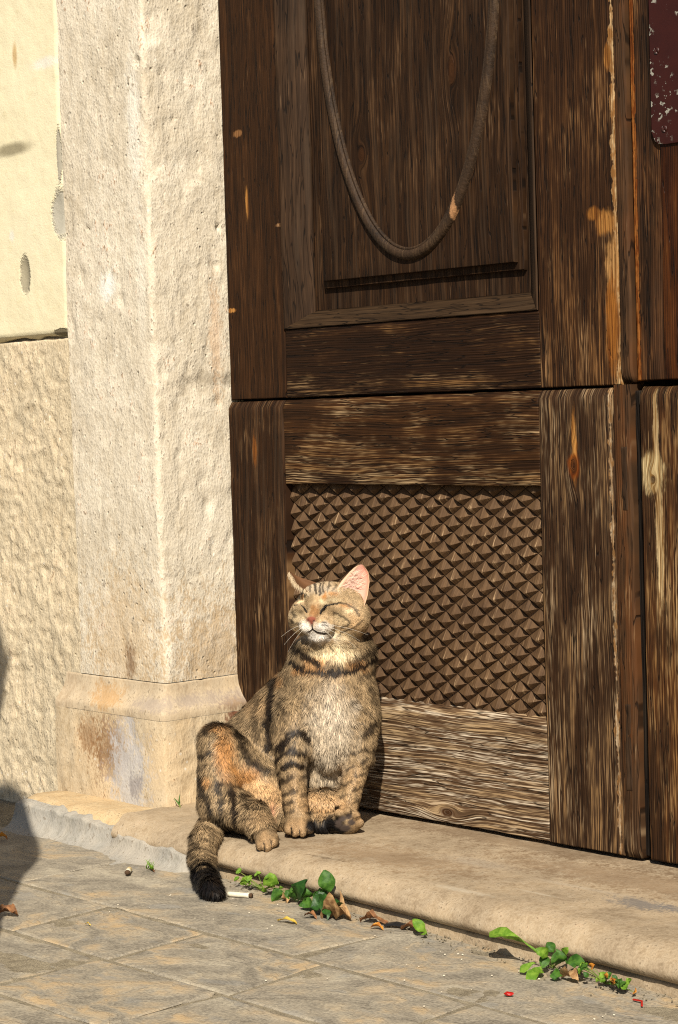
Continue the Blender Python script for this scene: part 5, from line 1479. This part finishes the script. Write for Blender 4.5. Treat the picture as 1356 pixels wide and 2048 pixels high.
s = NT('black_plastic'); M_blk = s.out((0.012, 0.012, 0.013), 0.35)
s = NT('red_scrap'); M_red = s.out(hexc(150, 20, 14), 0.35)
s = NT('pale_crumb'); M_crumb = s.out(s.mix(s.noise(s.pos, 300.0), hexc(190, 178, 154, .8), hexc(226, 216, 196, .8)), 0.9)
def chip(c, sx, sy, sz, rot, seed):
    bm = bmesh.new(); bmesh.ops.create_icosphere(bm, subdivisions=2, radius=1)
    r_ = random.Random(seed)
    for v in bm.verts:
        k = 1 + r_.uniform(-.22, .22); v.co = Vector((v.co.x * sx * k, v.co.y * sy * k, v.co.z * sz * k))
    bmesh.ops.rotate(bm, matrix=Matrix.Rotation(rot, 3, 'Z'), verts=bm.verts)
    bmesh.ops.translate(bm, vec=c, verts=bm.verts)
    me = bpy.data.meshes.new('chip'); bm.to_mesh(me); bm.free(); return me
def strip(pts, w, h):
    P = np.array(pts, float); V = []; n = len(P)
    for i in range(n):
        d = P[min(i + 1, n - 1)] - P[max(0, i - 1)]; d /= np.linalg.norm(d); u = np.cross(d, (0, 0, 1)); u /= np.linalg.norm(u)
        V += [P[i] - u * w, P[i] + u * w, P[i] + u * w + (0, 0, h), P[i] - u * w + (0, 0, h)]
    F = [tuple(int(q) for q in f) for f in grid_faces(n, 4, True)] + [(0, 1, 2, 3), (4 * n - 4, 4 * n - 1, 4 * n - 2, 4 * n - 3)]
    return mesh('strip', np.array(V), F, False)
obj('plastic_scrap', strip([(0.752, -0.352, GZt), (0.766, -0.346, GZt + .003), (0.784, -0.340, GZt + .001)], .006, .003), M_blk, label='black plastic scrap lying among dead leaves at the riser', cat='litter')
obj('red_scrap', chip((1.130, -0.492, GZt + .002), .006, .004, .0025, .5, 3), M_red, label='small glossy red scrap alone on the paving', cat='litter')
obj('red_stick', strip([(1.258, -0.404, GZt), (1.272, -0.404, GZt + .0006), (1.284, -0.418, GZt)], .0012, .0015), M_red, label='thin bent red stick on the paving near the trailing weed', cat='litter')

# crevice soil and crumbs along the riser
def crumbs(n, xr, yr, smin_, smax_, mat, name, parent, seed):
    r_ = random.Random(seed); bm = bmesh.new()
    for i in range(n):
        x = r_.uniform(*xr); y = nose_y(x) + yr[0] - abs(r_.gauss(0, yr[1])); sz = r_.uniform(smin_, smax_)
        M = Matrix.Translation((x, y, GZt + sz * .3)) @ Matrix.Rotation(r_.uniform(0, 6), 4, 'Z') @ Matrix.Diagonal((sz, sz * r_.uniform(.5, 1), sz * .6, 1))
        bmesh.ops.create_icosphere(bm, subdivisions=1, radius=1, matrix=M)
    me = bpy.data.meshes.new(name); bm.to_mesh(me); bm.free()
    return obj(name, me, mat, parent, label='loose grit and crumbs scattered along the foot of the step', cat='grit', kind='stuff') if parent is None else obj(name, me, mat, parent)
crumbs(420, (0.30, 1.35), (0.012, 0.020), .0006, .0022, M_soil, 'grit', None, 3)
crumbs(60, (0.35, 1.30), (-0.03, 0.12), .0006, .0018, M_crumb, 'pale_grit', None, 5)

# ================================================================== BYSTANDER whose shadow falls by the wall
GS = 0.016
G0 = np.array([0.20, -1.80, -0.02]); G1 = np.array([1.00, -0.95, 1.86])
GN = np.ceil((G1 - G0) / GS).astype(int)
gx, gy, gz = (G0[i] + GS * np.arange(GN[i]) for i in range(3))
SD = np.full(GN, 0.3, dtype=np.float32)
PB = np.array([0.566, -1.361, 0.0]); PF = np.array([0.42, 0.90, 0]); PF /= np.linalg.norm(PF); PR = np.array([PF[1], -PF[0], 0])
def pc(f, r, z):
    q = PB + PF * f + PR * r
    return (q[0], -q[1], z + GZ)
_m = 6
def pcone(a, b, r1, r2, k=0.03):
    p, q = np.array([a[0], -a[1], a[2]]), np.array([b[0], -b[1], b[2]])
    X, Y, Z = np.meshgrid(gx, gy, gz, indexing='ij')
    d = q - p; t = np.clip(((X - p[0]) * d[0] + (Y - p[1]) * d[1] + (Z - p[2]) * d[2]) / (d @ d + 1e-9), 0, 1)
    D = np.sqrt((X - p[0] - t * d[0]) ** 2 + (Y - p[1] - t * d[1]) ** 2 + (Z - p[2] - t * d[2]) ** 2) - (r1 + (r2 - r1) * t)
    SD[:] = smin(SD, D, k)
for sg in (-1, 1):
    pcone(pc(.12, .095 * sg, .92), pc(.18, .10 * sg, .50), .110, .090); pcone(pc(.18, .10 * sg, .50), pc(.10, .10 * sg, .09), .090, .055)
    pcone(pc(.06, .10 * sg, .045), pc(.22, .12 * sg, .035), .044, .036)
    pcone(pc(-.01, .19 * sg, 1.43), pc(-.03, .24 * sg, 1.14), .058, .046); pcone(pc(-.03, .24 * sg, 1.14), pc(.06, .22 * sg, .90), .044, .034)
    pcone(pc(.06, .22 * sg, .88), pc(.09, .215 * sg, .79), .036, .026)
    for j in range(4): pcone(pc(.06 + .018 * j, .215 * sg, .80), pc(.075 + .018 * j, .212 * sg, .735 + .006 * abs(j - 1.5)), .012, .009, .006)
    pcone(pc(.10, .20 * sg, .85), pc(.13, .19 * sg, .80), .013, .010, .008)
pcone(pc(.10, -.06, .95), pc(.10, .06, .95), .145, .145); pcone(pc(.09, 0, 1.0), pc(.03, 0, 1.30), .145, .130)
pcone(pc(-.02, -.13, 1.40), pc(-.02, .13, 1.40), .075, .075); pcone(pc(0, 0, 1.42), pc(.02, 0, 1.56), .062, .055, .02)
pcone(pc(.005, 0, 1.66), pc(.015, 0, 1.70), .082, .090, .02); pcone(pc(.060, 0, 1.62), pc(.045, 0, 1.66), .045, .06, .02); pcone(pc(.100, 0, 1.675), pc(.110, 0, 1.655), .012, .016, .012)
for sg in (-1, 1): pcone(pc(.01, .085 * sg, 1.675), pc(.015, .09 * sg, 1.70), .014, .016, .006)
V, Q = surface_nets(SD); Q = Q[(Q >= 0).all(1)]; V = G0 + V * GS
h = V[:, 2] - GZ; f = (V - PB) @ PF; r_ = (V - PB) @ PR
c = np.tile(np.array(hexc(44, 52, 66)), (len(V), 1))                       # jacket
c[h < .93] = hexc(52, 50, 48); c[h < .075] = hexc(40, 28, 20)
hand = (np.abs(r_) > .17) & (h < .89) & (h > .6); c[hand] = hexc(180, 132, 106)
c[h > 1.50] = hexc(184, 138, 112)
hair = (h > 1.60) & ((f < .02) | (h > 1.735)); c[hair] = hexc(46, 34, 26)
eye = (np.abs(h - 1.685) < .009) & (np.abs(np.abs(r_) - .032) < .014) & (f > .06); c[eye] = hexc(40, 30, 26)
mouth = (np.abs(h - 1.617) < .007) & (np.abs(r_) < .024) & (f > .06); c[mouth] = hexc(140, 72, 66)
me = mesh('person', V, Q); col_attr(me, c)
pm = bpy.data.objects.new('body', me); COL.objects.link(pm)
s = NT('bystander_cloth'); at = s.n.new('ShaderNodeAttribute'); at.attribute_name = 'coat'
me.materials.append(s.out(at.outputs['Color'], 0.8, s.bump(s.noise(s.pos, 300.0), 0.001)))
person = empty('person', tuple(PB + np.array([0, 0, GZ])), label='person in dark jacket and trousers standing with arms down, watching the cat', cat='person')
pm.parent = person; pm.location = -Vector(person.location)
